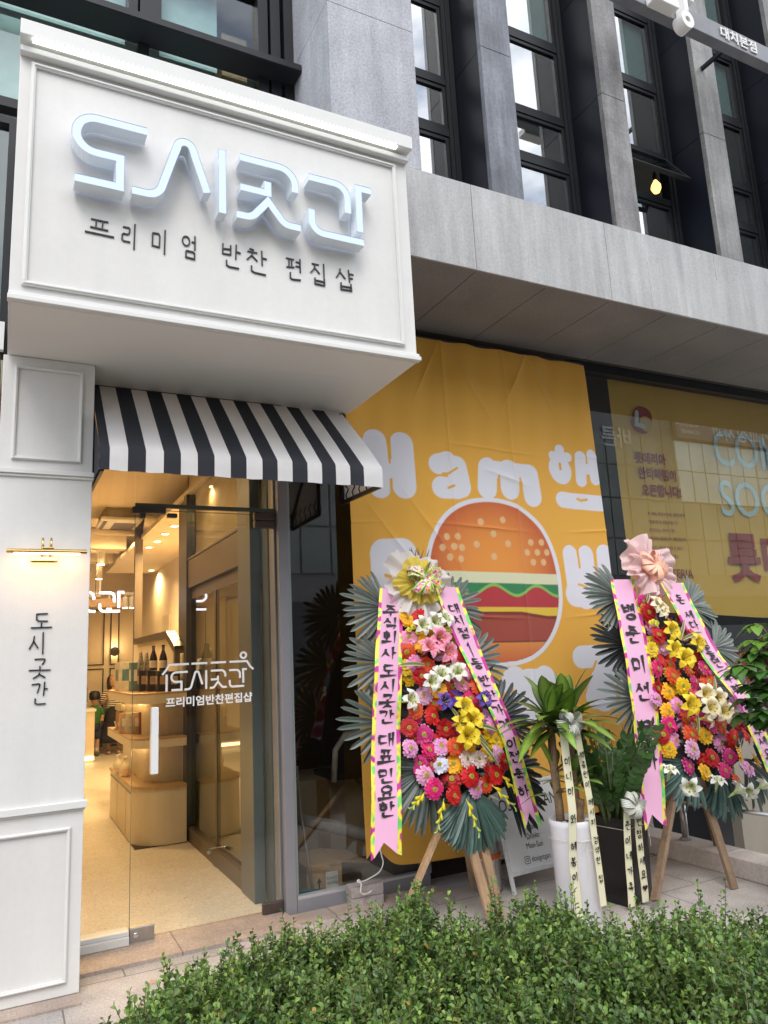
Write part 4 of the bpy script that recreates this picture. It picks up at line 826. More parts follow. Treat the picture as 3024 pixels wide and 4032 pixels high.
# ============================================================ BEHIND THE DISPLAY WINDOW
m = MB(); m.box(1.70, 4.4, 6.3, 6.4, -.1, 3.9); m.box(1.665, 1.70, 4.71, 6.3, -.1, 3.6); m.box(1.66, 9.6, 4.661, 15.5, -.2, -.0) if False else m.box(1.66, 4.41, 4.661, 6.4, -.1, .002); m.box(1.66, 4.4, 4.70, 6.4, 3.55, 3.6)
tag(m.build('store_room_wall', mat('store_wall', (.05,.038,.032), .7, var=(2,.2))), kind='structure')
kraft = mat('kraft_carton', (.42,.28,.16), .8, var=((2,.1),(25,.06))); tape = mat('brown_tape', (.22,.12,.045), .35)
bx = empty('moving_carton', (1.98, 4.95, .002), 'open brown carton with a white label inside the shop window', 'carton')
m = MB(); m.box(1.78,2.02,4.78,5.18,.004,.185); part(m, 'box_body', kraft, bx, bevel=.003)
m = MB(); m.add([(2.02,4.78,.186),(2.02,5.18,.186),(2.22,5.18,.15),(2.22,4.78,.15),(2.02,4.78,.18),(2.02,5.18,.18),(2.22,5.18,.144),(2.22,4.78,.144)], [(0,1,2,3),(7,6,5,4),(0,3,7,4),(1,5,6,2),(3,2,6,7),(0,4,5,1)]); part(m, 'flap', kraft, bx)
m = MB(); fb = wall_frame(1.905, 4.779, .025); m.prism([(0,0),(.085,0),(.085,.11),(0,.11)], fb, .0005, .0015); wlb = part(m, 'paper_label', white_trim, bx); m = MB(); font_on(m, '도시곳간', fb, .0425, .065, .021, .003); font_on(m, '오리지널', fb, .0425, .035, .021, .003)
o = part(m, 'label_print', ink, wlb); m = MB(); fb2 = wall_frame(1.855, 4.779, .02); m.prism([(0,0),(.008,0),(.008,.06),(.02,.06),(.004,.09),(-.012,.06),(0,.06)], fb2, .0005, .0015); part(m, 'arrow_print', ink, bx)
b2 = empty('tall_carton', (2.2, 5.6, .002), 'tall taped carton standing at the back of the shop window', 'carton')
m = MB(); m.box(1.80,2.75,5.45,6.0,.004,.60); part(m, 'box_body', mat('carton_grey', (.36,.27,.19), .8, var=(2,.1)), b2, bevel=.004); m = MB(); m.box(2.12,2.22,5.446,5.4495,.004,.60); m.bar((2.42,5.447,.59),(2.68,5.447,.2), .05, .003); part(m, 'tape_strip', tape, b2)
b3 = empty('rolled_sheet', (2.3, 5.1, .2), 'grey rolled plastic sheet leaning across the cartons', 'roll'); m = MB(); m.tube([(1.86,5.2,.40),(2.1,5.1,.33),(2.5,4.9,.20),(2.9,4.85,.12)], [.035,.045,.045,.04], 12); part(m, 'sheet_roll', mat('dusty_plastic', (.26,.24,.23), .5, var=(18,.3)), b3, smooth=True); m = MB(); m.tube([(1.855,5.2,.401),(1.85,5.203,.403)], .016, 10); part(m, 'core', card, b3)
bm2 = empty('broom', (1.8, 4.75, .02), 'teal push broom leaning in the corner of the window', 'broom')
m = MB(); m.tube([(1.80,4.745,.06),(1.725,4.72,.55),(1.70,4.70,.82)], .008, 8); part(m, 'stick', steel, bm2); m = MB(); m.obox((1.795,4.735,.052), (.10,-.03,-.012), (.006,.02,0), (0,0,.012)); part(m, 'brush_head', mat('teal_plastic', (.02,.16,.17), .3), bm2, bevel=.004); m = MB(); m.obox((1.795,4.735,.025), (.098,-.03,-.012), (.005,.016,0), (0,0,.018)); part(m, 'bristle', mat('bristle', (.35,.32,.28), .8, var=(120,.4)), bm2)
chp = empty('folding_chair', (2.45, 5.3, .6), 'dark chair with pale rounded back behind the window cartons', 'chair')
m = MB(); m.tube([(2.18,5.25,.60),(2.2,5.25,.82),(2.28,5.25,.92),(2.5,5.25,.95),(2.7,5.25,.93),(2.76,5.25,.6)], .022, 10); part(m, 'back_frame', palep, chp, smooth=True); m = MB(); m.box(2.21,2.73,5.255,5.275,.64,.90); part(m, 'backrest', black_paint, chp); m = MB(); m.box(2.2,2.76,5.28,5.7,.60,.64); part(m, 'seat', black_paint, chp)
for x in (2.22, 2.74):
    m = MB(); m.tube([(x,5.31,.60),(x,5.31,.602)], .012, 8); part(m, 'leg', steel, chp)

# ============================================================ BANNERS
ban = empty('burger_banner', (3.18, 4.45, .15), 'large orange cloth banner with white bubble letters and a burger picture', 'banner')
NX, NZ = 430, 700; bx0, bx1, bz1 = 2.05, 4.315, 3.842
X = np.linspace(bx0, bx1, NX)[None, :].repeat(NZ, 0); T = np.linspace(0, 1, NZ)[:, None].repeat(NX, 1)
zb = .16+.20*np.clip((X-bx0)/(bx1-bx0)-.42, -1, 1)**2*1.2+.10*np.exp(-((X-2.12)/.09)**2)
Zb = zb+(bz1-.012*np.sin((X-bx0)*9)**2-zb)*T
u = (X-bx0)
Yb = 4.54-.09*(1-T)**.6
Yb = Yb+.015*np.sin(u*4.2+.8*np.sin(Zb*1.2))*(1-T*.6)+.006*np.sin(u*11+Zb*1.7)*(.4+.6*(1-T))+.004*np.sin(u*27-Zb*3)*T
for x_ in (.83, 1.40): Yb -= .010*np.exp(-np.abs(u-x_)/.012)
for z_ in (3.0,2.38,1.72,1.05,.5): Yb -= .009*np.exp(-np.abs(Zb-z_-.02*np.sin(u*3))/.009)*(.5+.5*np.sin(u*5+z_*9))
for (ax, az, bx_, bz_, am) in ((2.9,3.8,3.3,3.2,.012),(3.68,3.82,3.35,3.25,.012),(3.68,3.82,3.95,3.3,.010),(2.86,3.82,2.6,3.3,.008),(3.2,2.82,3.6,2.72,.008),(2.5,2.6,2.95,2.0,.006),(2.2,2.5,2.7,1.9,.006)):
    d_ = np.abs((X-ax)*(bz_-az)-(Zb-az)*(bx_-ax))/math.hypot(bx_-ax, bz_-az); t__ = ((X-ax)*(bx_-ax)+(Zb-az)*(bz_-az))/((bx_-ax)**2+(bz_-az)**2)
    Yb -= 1.9*am*np.exp(-d_/.022)*np.clip(1-np.abs(t__-.45)*1.6, 0, 1)
def seg_sdf(pts):
    D = np.full(X.shape, 9.0)
    for a_, b2_ in zip(pts, pts[1:]):
        dx, dz = b2_[0]-a_[0], b2_[1]-a_[1]; l2 = dx*dx+dz*dz+1e-12; t = np.clip(((X-a_[0])*dx+(Zb-a_[1])*dz)/l2, 0, 1); D = np.minimum(D, np.hypot(X-a_[0]-t*dx, Zb-a_[1]-t*dz))
    return D
px = (bx1-bx0)/NX
cov = lambda d: np.clip(.5-d/px, 0, 1)
C = np.empty(X.shape+(3,)); C[:] = (.79,.41,.055)
def paint(a_, col):
    global C
    C = C*(1-a_[..., None])+np.array(col)*a_[..., None] if not isinstance(col, np.ndarray) else C*(1-a_[..., None])+col*a_[..., None]
WHT = (.74,.74,.80); ORG = (.79,.41,.055)
FAT = [([(2.268,2.965),(2.292,2.655)],.095),([(2.482,2.965),(2.488,2.66)],.094),([(2.3,2.745),(2.48,2.745)],.073),
 ([(2.775,2.84),(2.86,2.865)],.078),([(2.93,2.83),(2.955,2.68)],.085),([(2.79,2.665),(2.92,2.665)],.082),([(2.85,2.86),(2.93,2.82)],.08),
 ([(3.205,2.835),(3.185,2.68)],.085),([(3.40,2.83),(3.40,2.69)],.088),([(3.60,2.815),(3.615,2.64)],.083),([(3.205,2.83),(3.6,2.825)],.07),
 ([(3.935,3.045),(3.94,3.045)],.045),([(3.86,2.99),(4.02,2.99)],.04),([(3.92,2.885),(3.93,2.87)],.112),([(4.145,3.0),(4.13,2.80)],.052),([(4.262,3.02),(4.275,2.82)],.052),([(4.15,2.9),(4.27,2.9)],.045),([(3.91,2.63),(4.31,2.615)],.066),
 ([(2.295,2.16),(2.44,2.17)],.112),([(2.295,2.16),(2.30,1.86)],.112),([(2.30,1.87),(2.48,1.87)],.112),([(2.44,2.16),(2.50,1.9)],.10),
 ([(3.925,2.19),(3.94,1.87)],.075),([(4.085,2.19),(4.09,1.87)],.075),([(3.94,1.88),(4.09,1.87)],.1),([(4.27,2.2),(4.26,1.85)],.075),([(4.12,1.98),(4.3,1.95)],.06),([(4.03,2.0),(4.03,1.85)],.09),
 ([(3.93,1.40),(4.10,1.40)],.085),([(4.16,1.35),(4.10,1.10)],.115),([(4.33,1.42),(4.34,1.05)],.075),([(4.12,1.3),(4.02,1.1)],.09),
 ([(3.28,1.25),(3.34,1.2)],.115),([(3.56,1.24),(3.6,1.1)],.115),([(3.3,1.1),(3.5,1.02)],.10),([(3.40,1.25),(3.58,1.24)],.09)]
for p_, h_ in FAT: paint(cov(seg_sdf(p_)-h_), WHT)
# white edge and layers of the printed burger
def superell(cx, cz, rx, rt, rb, ex=2.3):
    rz = np.where(Zb > cz, rt, rb); return (np.abs((X-cx)/rx)**ex+np.abs((Zb-cz)/rz)**ex)**(1/ex)-1
bcx, bcz = 3.205, 1.95
g0 = superell(bcx, bcz, .605, .655, .585); paint(cov(g0*.56), WHT)
g1 = superell(bcx, bcz, .57, .622, .552); A1 = cov(g1*.55)
edge = np.clip(np.hypot((X-bcx)/.60, (Zb-2.08)/.56), 0, 1)[..., None]
bun = np.array([.80,.30,.05])*(1-edge**2.2)+np.array([.50,.075,.03])*edge**2.2
tilt = (X-bcx)*-.02
zz = Zb-tilt
paint(A1, bun)
layer = lambda hi: A1*cov(zz-hi)
paint(layer(2.045), (.70,.70,.47)); paint(layer(1.965), (.03,.22,.08))
wave = 1.925+.038*np.sin((X-2.66)*15.5); 
paint(A1*cov(zz-wave), (.22,.50,.10)); paint(A1*cov(zz-wave+.022), (.45,.035,.045)); paint(layer(1.79), (.75,.52,.05))
chz = 1.745-.03*np.clip((X-3.4)*4, 0, 1); paint(A1*cov(zz-chz-.012), (.20,.03,.015)); pt = (.36,.065,.04); paint(A1*cov(zz-chz+.012), pt)
paint(layer(1.545), (.14,.03,.02)); bb2 = np.clip((1.54-zz)/.16, 0, 1)[..., None]; paint(layer(1.535), np.array([.72,.27,.06])*(1-bb2)+np.array([.60,.12,.045])*bb2)
for sx_, sz_ in ((2.8,2.30),(2.754,2.22),(2.854,2.23),(2.812,2.152),(2.891,2.304),(2.919,2.223),(2.9,2.14),(3.555,2.277),(3.655,2.279),(3.512,2.199),(3.608,2.201),(3.7,2.202),(3.561,2.125),(3.659,2.126),(3.1,2.42),(3.3,2.44),(3.2,2.33),(3.05,2.25),(3.33,2.26),(3.19,2.16)):
    paint(cov(np.hypot(X-sx_, Zb-sz_)-.026), (.74,.46,.22))
SL = [([(3.235,2.585),(3.275,2.45)],0)]
for p_, h_ in (([(2.81,2.77),(2.86,2.775),(2.935,2.82)],.009),([(2.85,2.665),(2.90,2.685)],.010),([(3.295,2.62),(3.30,2.78)],.011),([(3.500,2.60),(3.505,2.775)],.011),([(3.925,2.925),(3.925,2.885)],.013),([(4.07,2.645),(4.10,2.632),(4.16,2.642)],.011),([(2.385,2.70),(2.385,2.52)],.012),([(2.385,3.07),(2.385,2.86)],.014),([(2.30,2.02),(2.37,2.0)],.014),([(4.005,2.28),(4.01,2.09)],.011),([(3.98,1.955),(4.05,1.935)],.010),([(4.175,2.1),(4.185,1.9)],.010),([(3.95,1.26),(4.02,1.30),(4.06,1.36)],.011),([(3.25,1.17),(3.255,1.24)],.010)):
    paint(cov(seg_sdf(p_)-h_), ORG)
for p_, h_ in (([(3.50,.47),(3.62,.47)],.013),([(3.56,.47),(3.56,.30)],.014),([(3.66,.47),(3.78,.47)],.013),([(3.72,.47),(3.72,.30)],.014)): paint(cov(seg_sdf(p_)-h_), (.50,.05,.03))
hem = (np.abs(X-2.878) < .004); C[hem] *= .93
V = np.stack([X, Yb, Zb], -1).reshape(-1, 3)-np.array([3.18,4.45,.15]); idx = np.arange(NX*NZ).reshape(NZ, NX)
F = np.stack([idx[:-1,:-1], idx[:-1,1:], idx[1:,1:], idx[1:,:-1]], -1).reshape(-1, 4)
cl = mat('printed_cloth', rough=.8, attr=True, bump=(260,.05), trans=.15, sheen=.2)
np_mesh('banner_cloth', V, F, cl, C.reshape(-1, 3), ban, True)
m = MB(); m.tube([(2.05,4.545,3.845),(4.315,4.545,3.845)], .006, 8); part(m, 'hanging_cord', black_paint, ban)

# right-hand shop: glazing, printed cloth behind the glass, low wall
rs = empty('corner_shop_window', (6, 4.7, 0), 'tall glass shop window at the right with dark head bar', 'shop window')
m = MB(); m.box(4.30, 9.6, 4.66, 4.76, 3.85, 3.93); m.box(4.28, 9.6, 4.67, 4.74, 1.42, 1.60); m.box(4.26, 4.31, 4.66, 4.76, -1.7, 3.85); m.box(9.5, 9.6, 4.66, 4.76, -1.7, 3.85); m.box(4.31, 9.5, 4.68, 4.74, .62, .70)
part(m, 'window_frame', black_metal, rs)
m = MB()
for x0, x1 in ((4.31,5.318),(5.324,6.6),(6.606,7.9),(7.906,9.5)): m.box(x0, x1, 4.704, 4.712, 1.60, 3.85); m.box(x0, x1, 4.704, 4.712, .70, 1.42)
part(m, 'pane', glass('pane_right', (.90,.90,.86), 1.85), rs)
bei = mat('beige_panel', (.30,.265,.21), .7, var=(3,.1))
m = MB(); m.box(4.31, 4.60, 4.70, 4.80, -1.7, .62); m.box(5.72, 6.3, 4.70, 4.80, -1.7, .22); m.box(6.34, 9.5, 4.70, 4.80, -1.7, .62); m.box(5.7, 6.32, 4.69, 4.80, .225, .62); m.box(4.60, 4.75, 4.75, 4.80, -1.7, .62)
part(m, 'low_wall', bei, rs)
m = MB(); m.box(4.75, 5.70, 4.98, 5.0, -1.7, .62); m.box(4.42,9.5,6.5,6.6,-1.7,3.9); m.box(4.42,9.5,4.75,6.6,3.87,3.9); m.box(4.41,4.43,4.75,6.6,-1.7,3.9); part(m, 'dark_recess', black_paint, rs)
b2n = empty('opening_banner', (6.9, 4.8, 1.68), 'mustard cloth banner with red and pale blue letters behind the shop glass', 'banner')
nx, nz = 200, 90; X2 = np.linspace(4.83, 9.4, nx)[None,:].repeat(nz,0); T2 = np.linspace(0,1,nz)[:,None].repeat(nx,1)
Z2 = 1.69+.05*np.cos(X2*1.3)*(1-T2)+(3.915-1.69)*T2; X2 = X2+.05*(1-T2)*np.clip(5.4-X2,0,1); Y2 = 4.80+.004*np.sin(X2*5+Z2)+.003*np.sin(X2*13)
V2 = np.stack([X2,Y2,Z2],-1).reshape(-1,3)-np.array([6.9,4.8,1.68]); ix = np.arange(nx*nz).reshape(nz,nx)
np_mesh('banner_cloth', V2, np.stack([ix[:-1,:-1],ix[:-1,1:],ix[1:,1:],ix[1:,:-1]],-1).reshape(-1,4), mat('mustard_cloth', (.60,.40,.085), .8, var=((.8,.08),(60,.03))), None, b2n, True)
dred = mat('print_red', (.25,.025,.035), .7); pblue = mat('print_blue', (.42,.60,.66), .7); must = mat('print_mustard', (.50,.34,.09), .7)
fz = wall_frame(0, 4.785, 0)
m = MB(); rot = R(35)
def blob(cx, cz, rx, rz, n, k=0, nn=28, sq=1.0):
    p = []
    for i in range(nn):
        t = 2*math.pi*i/nn; x, z = abs(math.cos(t))**(2/2.6)*math.copysign(1, math.cos(t))*rx, abs(math.sin(t))**(2/2.6)*math.copysign(1, math.sin(t))*rz
        p.append((cx+x*math.cos(.5)+z*math.sin(.5)*.7, cz-x*math.sin(.5)*.4+z*math.cos(.5)))
    m.prism(p, fz, n, n+.001, k)
blob(5.19, 3.51, .135, .145, .0, 0)
m.prism([(5.235+.075*math.cos(2*math.pi*k/24), 3.475+.075*math.sin(2*math.pi*k/24)) for k in range(24)], fz, .002, .003, 1)
pen(m, [(5.135,3.58),(5.115,3.46),(5.205,3.445)], .045, fz, .0045, 2)
part(m, 'emblem_print', [dred, must, pblue], b2n)
m = MB(); font_on(m, '롯데리아', fz, 5.046, 3.10, .115, .001, 'LEFT', sx=.93, offset=.004); font_on(m, '한티역점이', fz, 5.065, 2.955, .115, .001, 'LEFT', sx=.93, offset=.004); font_on(m, '오픈합니다!', fz, 5.09, 2.80, .115, .001, 'LEFT', sx=.90, offset=.004)
for k, (tx, z) in enumerate((('본 서체는 롯데리아 폰트 "촵땡겨체"와',2.61),('"딱붙어체"로 작업되었습니다.',2.535),('롯데리아는 개척과 도전의',2.46),('롯데리아 열정을 담아 개발되었으며,',2.385),('누구나 무료로 사용할 수 있으니',2.30),('지금 폰트와 함께해보세요.',2.225))): font_on(m, tx, fz, 5.125, z, .036, .001, 'LEFT', sx=.85, offset=.0005)
font_on(m, 'LOTTERIA', fz, 5.13, 2.04, .115, .001, 'LEFT', sx=.92, offset=.0015)
part(m, 'red_print', dred, b2n)
m = MB(); font_on(m, '롯데리아', fz, 6.10, 2.06, .50, .001, 'LEFT', sx=1.05, offset=.016); part(m, 'red_headline', dred, b2n)
m = MB(); font_on(m, 'COMING', fz, 6.10, 3.15, .52, .0015, 'LEFT', sx=.85, offset=.004); font_on(m, 'SOON', fz, 6.10, 2.65, .50, .0015, 'LEFT', sx=.92, offset=.004); part(m, 'blue_print', pblue, b2n)
pr = empty('price_board', (6.0, 4.8, 1.08), 'red and white notice boards low behind the right shop window', 'notice')
m = MB(); m.box(5.86, 6.22, 4.80, 4.81, 1.22, 1.36); m.box(5.89, 6.24, 4.80, 4.81, 1.07, 1.205); part(m, 'board', mat('notice_red', (.52,.03,.02), .5), pr)
m = MB(); fp = wall_frame(0, 4.799, 0); font_on(m, '대인', fp, 5.93, 1.245, .11, .001, 'LEFT'); font_on(m, '정E', fp, 5.96, 1.095, .10, .001, 'LEFT'); part(m, 'lettering', white_trim, pr)
m = MB(); m.box(5.0, 9.4, 5.6, 5.65, .7, 1.40); part(m, 'reflection_panel', mat('reflection_grey', (.48,.49,.52), .6, var=(2,.15)), rs)  # pale panel added to stand in for a grey reflection in the lower glass

# coping and rail beside the stair well
cp = empty('coping', (4.34, 3.9, 0), 'low pale stone coping along the stair well at the right', 'kerb stone')
m = MB()
for y0, y1 in ((2.85,3.62),(3.624,4.64)): m.box(4.20, 4.418, y0, y1, .0, .12)
part(m, 'stone', mat('coping_stone', (.52,.46,.41), .6, var=((60,.16),(3,.12),(.8,.12)), bump=(90,.15), streak=(8,.08)), cp, bevel=.006)
rl = empty('handrail', (4.31, 3.9, .12), 'grey steel handrail standing on the stone coping', 'handrail')
m = MB(); m.tube([(4.31,4.02,.12),(4.31,4.02,.375)], .022, 14); part(m, 'post', steel, rl, smooth=True); m = MB(); m.lathe([(.04,0),(.04,.012),(.025,.018)], (4.31,4.02,.1205), 18); part(m, 'base_plate', steel, rl)
m = MB(); m.tube([(4.31,4.30,.352),(4.31,4.02,.365),(4.31,2.9,.41)], .014, 12); part(m, 'rail', steel, rl, smooth=True)
m = MB(); m.tube([(4.31,2.95,.12),(4.31,2.95,.405)], .022, 14); part(m, 'post', steel, rl, smooth=True)

# ============================================================ ACROSS THE STREET (what the glass mirrors)
ob = empty('opposite_building', (10, -15, 0), 'glass office building across the street', 'building')
m = MB(); m.box(-12, 44, -21, -15.2, 0, 12.15); part(m, 'wall', mat('opposite_wall', (.24,.235,.23), .7, var=(1,.1)), ob)
m = MB()
for x in np.arange(28.6, 43, .95):
    for z, h in ((7.95,1.5),(9.5,1.45)): m.box(x+.04, x+.91, -15.2, -15.12, z, z+h)
part(m, 'window', mat('opposite_glass', (.74,.84,.80), .25, var=((.35,.35),(.08,.3))), ob)
m = MB()
for x in np.arange(8, 43, 1.15):
    for z, h in ((4.4,1.6),(6.1,1.75),(7.95,1.5),(9.5,1.45)):
        if z > 7 and x > 27.4: continue
        m.box(x+.04, x+1.11, -15.2, -15.14, z, z+h)
for x in np.arange(-11, 8, 2.4):
    for z in (4.4,7.6): m.box(x+.2, x+2.0, -15.2, -15.15, z, z+1.9)
part(m, 'dull_window', mat('opposite_dull', (.26,.29,.27), .25, var=((.35,.4),(.1,.3))), ob)
m = MB(); m.box(-12, 44, -15.2, -15.1, .1, 3.4); part(m, 'shop_window', mat('opposite_dark', (.05,.055,.06), .3, var=(.5,.4)), ob)
m = MB(); m.box(28.6, 43, -15.1, -14.9, 11.05, 12.2); sgn = part(m, 'sign_band', mat('opposite_sign', (.24,.19,.21), .6), ob)
fo_ = frame((0, -14.88, 0), (-1,0,0), (0,0,1), (0,1,0))
for tx, x, z, s_ in (('바른이만들기교정치과',-40.2,11.27,1.0),('교정전문의',-30.15,11.68,.36),('02.3454.00',-30.15,11.3,.28)):
    m = MB(); font_on(m, tx, fo_, x, z, s_, .01, 'LEFT', offset=.012); o = part(m, 'lettering', white_trim, sgn)
m = MB(); font_on(m, '바른', frame((25.8,-15.1,10.4),(-1,0,0),(0,0,1),(0,1,0)), 0, 0, 1.05, .01, 'LEFT', offset=.02); part(m, 'lettering', white_trim, ob)
# ============================================================ FLOWER WREATHS ON EASELS
petal_m = mat('petal', rough=.55, attr=True, trans=.18, var=(60,.06)); leaf_m = mat('leaf', rough=.38, attr=True, var=(35,.12)); frond_m = mat('frond', rough=.42, attr=True, var=(30,.15))
FC = {'Y':((.85,.36,.005),(.90,.56,.01)),'R':((.46,.005,.010),(.66,.014,.012)),'O':((.60,.025,.006),(.88,.11,.018)),'P':((.78,.11,.30),(.90,.48,.64)),'H':((.58,.012,.13),(.78,.035,.20)),'W':((.75,.74,.66),(.82,.81,.80)),'V':((.10,.05,.36),(.19,.12,.52))}
def lerp3(a, b, t): return tuple(a[i]+(b[i]-a[i])*t for i in range(3))
def gerbera(kind, s):
    q = MB(); rr = random.Random(s); tn = [rr.uniform(.82,1.12) for _ in range(3)]; a_, b_ = (tuple(x*t for x, t in zip(q_, tn)) for q_ in FC[kind]); droop_ = rr.uniform(-.004,.012); bent = rr.randrange(17)
    for lay, (np_, r0, r1, lift, wd) in enumerate(((17,.010,.052,.004,.0085),(15,.008,.042,.010,.0078),(13,.006,.024,.014,.005))):
        for k in range(np_):
            t = 2*math.pi*(k+.5*(lay == 1)+rr.uniform(-.2,.2))/np_; L_ = r1*rr.uniform(.92,1.06); c_, s_ = math.cos(t), math.sin(t); dr = rr.uniform(-.004,.004)
            pts = []
            for f, wf, h in ((0,.4,0),(.45,1,.5),(.85,.95,.35),(1,.45,-.1)):
                r = r0+(L_-r0)*f; hh = lift+.008*h+dr*f-droop_*f*f+(.014*f*f if (k-bent) % 17 < 2 else 0)
                pts.append(((r*c_-wd*wf*s_, -hh, r*s_+wd*wf*c_), (r*c_+wd*wf*s_, -hh, r*s_-wd*wf*c_), f))
            k0 = len(q.v)
            for p1, p2, f in pts:
                col = lerp3(a_, b_, f if kind in 'PYO' else f*.8); col = tuple(x*rr.uniform(.93,1.05) for x in col)
                if kind == 'H' and lay == 0 and f == 1 and rr.random() < .4: col = (.75,.4,.5)
                q.v += [p1, p2]; q.c += [col, col]
            for i in range(3): q.f.append((k0+2*i, k0+2*i+1, k0+2*i+3, k0+2*i+2)); q.m.append(0)
    k0 = len(q.v); q.lathe([(.0145,.010),(.0145,.016),(.009,.0185),(.004,.017)], (0,0,0), 14, 0, (.42,.36,.02)); q.v[k0:] = [(x, -z, y) for x, y, z in q.v[k0:]]
    k0 = len(q.v); q.lathe([(.008,.0172),(.006,.0195),(.002,.0195)], (0,0,0), 10, 0, (.26,.27,.03)); q.v[k0:] = [(x, -z, y) for x, y, z in q.v[k0:]]
    me = bpy.data.meshes.new('gerbera'); me.from_pydata(q.v, [], q.f); me.materials.append(petal_m)
    at = me.color_attributes.new('Col','FLOAT_COLOR','POINT'); at.data.foreach_set('color', np.concatenate([np.array(q.c), np.ones((len(q.c),1))],1).ravel()); return me
LC = {'p':((.75,.02,.12),(.85,.28,.45)),'w':((.62,.70,.35),(.84,.83,.80)),'y':((.72,.50,.01),(.86,.66,.03)),'z':((.80,.60,.04),(.86,.82,.62)),'v':((.05,.02,.22),(.13,.07,.44))}
def lily(kind, s):
    q = MB(); rr = random.Random(s); a_, b_ = LC[kind]; sc = {'p':1.05,'w':.82,'y':.98,'z':.95,'v':.72}[kind]
    for k in range(6):
        t = 2*math.pi*k/6+rr.uniform(-.12,.12); c_, s_ = math.cos(t), math.sin(t); up = .006 if k % 2 else 0; bendk = rr.uniform(.8,1.2)
        rows = []
        for f in np.linspace(0, 1, 7):
            r = (.006+.062*f**1.15)*sc; h = (.055*math.sin(min(1,f*1.15)*math.pi*.62)-.022*bendk*max(0,f-.6)/.4)*sc+up; wv = (.004+.0175*math.sin(math.pi*min(1,f*.93+.04))**.8)*sc*(1 if f < 1 else .1)
            rows.append((r, h, wv, f))
        k0 = len(q.v)
        for r, h, wv, f in rows:
            for e in (-1, 0, 1):
                col = lerp3(a_, b_, min(1, f*1.2) if kind != 'p' else (f if e == 0 else .4+.6*f)); 
                if kind in 'pz' and e: col = lerp3(col, (.88,.82,.80), .35)
                q.v.append((r*c_-e*wv*s_, -h+(.0035 if e == 0 else -.002*math.sin(f*14+k)), r*s_+e*wv*c_)); q.c.append(col)
        for i in range(6):
            for e in range(2): a0 = k0+3*i+e; q.f.append((a0, a0+1, a0+4, a0+3)); q.m.append(0)
    for k in range(5):
        t = 2*math.pi*k/5+.3; p = [(0,0,0),(.010*math.cos(t),-.03*sc,.010*math.sin(t)),(.02*math.cos(t),-.052*sc,.02*math.sin(t))]; q.tube(p, .0012, 5, 0, (.5,.6,.15)); q.tube([p[2], tuple(x+d for x, d in zip(p[2], (.004,-.002,.006)))], .0028, 5, 0, (.45,.16,.02))
    q.tube([(0,.05*sc,0),(0,.0,0)], [.004,.009], 8, 0, lerp3(a_, (.3,.45,.12), .5))
    me = bpy.data.meshes.new('lily'); me.from_pydata(q.v, [], q.f); me.materials.append(petal_m)
    at = me.color_attributes.new('Col','FLOAT_COLOR','POINT'); at.data.foreach_set('color', np.concatenate([np.array(q.c), np.ones((len(q.c),1))],1).ravel()); me.polygons.foreach_set('use_smooth', [True]*len(me.polygons)); return me
GER = {k: [gerbera(k, i*7+ord(k)) for i in range(5)] for k in FC}; LIL = {k: [lily(k, i*5+ord(k)*3) for i in range(4)] for k in LC}
def frond(u, v, n, a0, a1, cnt, L0, L1, root, tone=0, tilt=.12, wd=.0152, start=.05):
    """a half-round palm fan: folded leaflets from the hub (u,v) between angles a0..a1 (degrees, 0 = right, 90 = up)"""
    q = MB(); base = [(.062,.082,.068),(.125,.150,.130),(.020,.028,.026),(.055,.105,.088)][tone]
    for k in range(cnt):
        t = R(a0+(a1-a0)*(k+.5)/cnt+random.uniform(-1.5,1.5)); L_ = random.uniform(L0, L1)*(.86+.14*math.sin(math.pi*(k+.5)/cnt)); d = Vector((math.cos(t), 0, math.sin(t))); sd = Vector((-d.z, 0, d.x)); tl = tilt+random.uniform(-.08,.08); cup = Vector((0,-1,0)); sh_ = random.uniform(.75,1.2)
        P0 = Vector((u, -n, v)); k0 = len(q.v); prof = ((start,.18),(.30,.62),(.55,1.0),(.80,1.0),(.93,.75),(1.0,.12)); tw = random.uniform(-.35,.35)
        for f, wf in prof:
            c_ = P0+d*(L_*f)+Vector((0,1,0))*(L_*tl*f*f)
            for e in (-1, 0, 1):
                q.v.append(tuple(c_+sd*(e*wd*wf)+cup*((.0065*wf if e else 0)+e*tw*wd*wf))); g = sh_*(1.25 if e else .7); q.c.append(tuple(x*g for x in base))
        for i in range(len(prof)-1):
            for e in range(2): a_ = k0+3*i+e; q.f.append((a_, a_+1, a_+4, a_+3)); q.m.append(0)
    o = q.build('palm_fan', frond_m, root, fix=False); return o
foil = bpy.data.materials.new('foil_border'); foil.use_nodes = True; t_ = foil.node_tree; b_ = t_.nodes['Principled BSDF']; b_.inputs['Roughness'].default_value = .3; b_.inputs['Metallic'].default_value = .25
tcn = t_.nodes.new('ShaderNodeTexCoord'); nn_ = t_.nodes.new('ShaderNodeTexNoise'); nn_.inputs['Scale'].default_value = 11; nn_.inputs['Detail'].default_value = 1.5; cr = t_.nodes.new('ShaderNodeValToRGB'); e_ = cr.color_ramp.elements
e_[0].position = .34; e_[0].color = (.50,.02,.24,1); e_[1].position = .66; e_[1].color = (.16,.60,.12,1)
for p_, c_ in ((.43,(.55,.05,.30)),(.47,(.85,.75,.06)),(.55,(.88,.80,.10)),(.60,(.25,.70,.15))): x_ = e_.new(p_); x_.color = (*c_,1)
t_.links.new(tcn.outputs['Object'], nn_.inputs['Vector']); t_.links.new(nn_.outputs['Fac'], cr.inputs[0]); t_.links.new(cr.outputs[0], b_.inputs['Base Color'])
satin = mat('satin_pink', (.80,.42,.62), .42, var=(2,.04), sheen=.3, trans=.1)
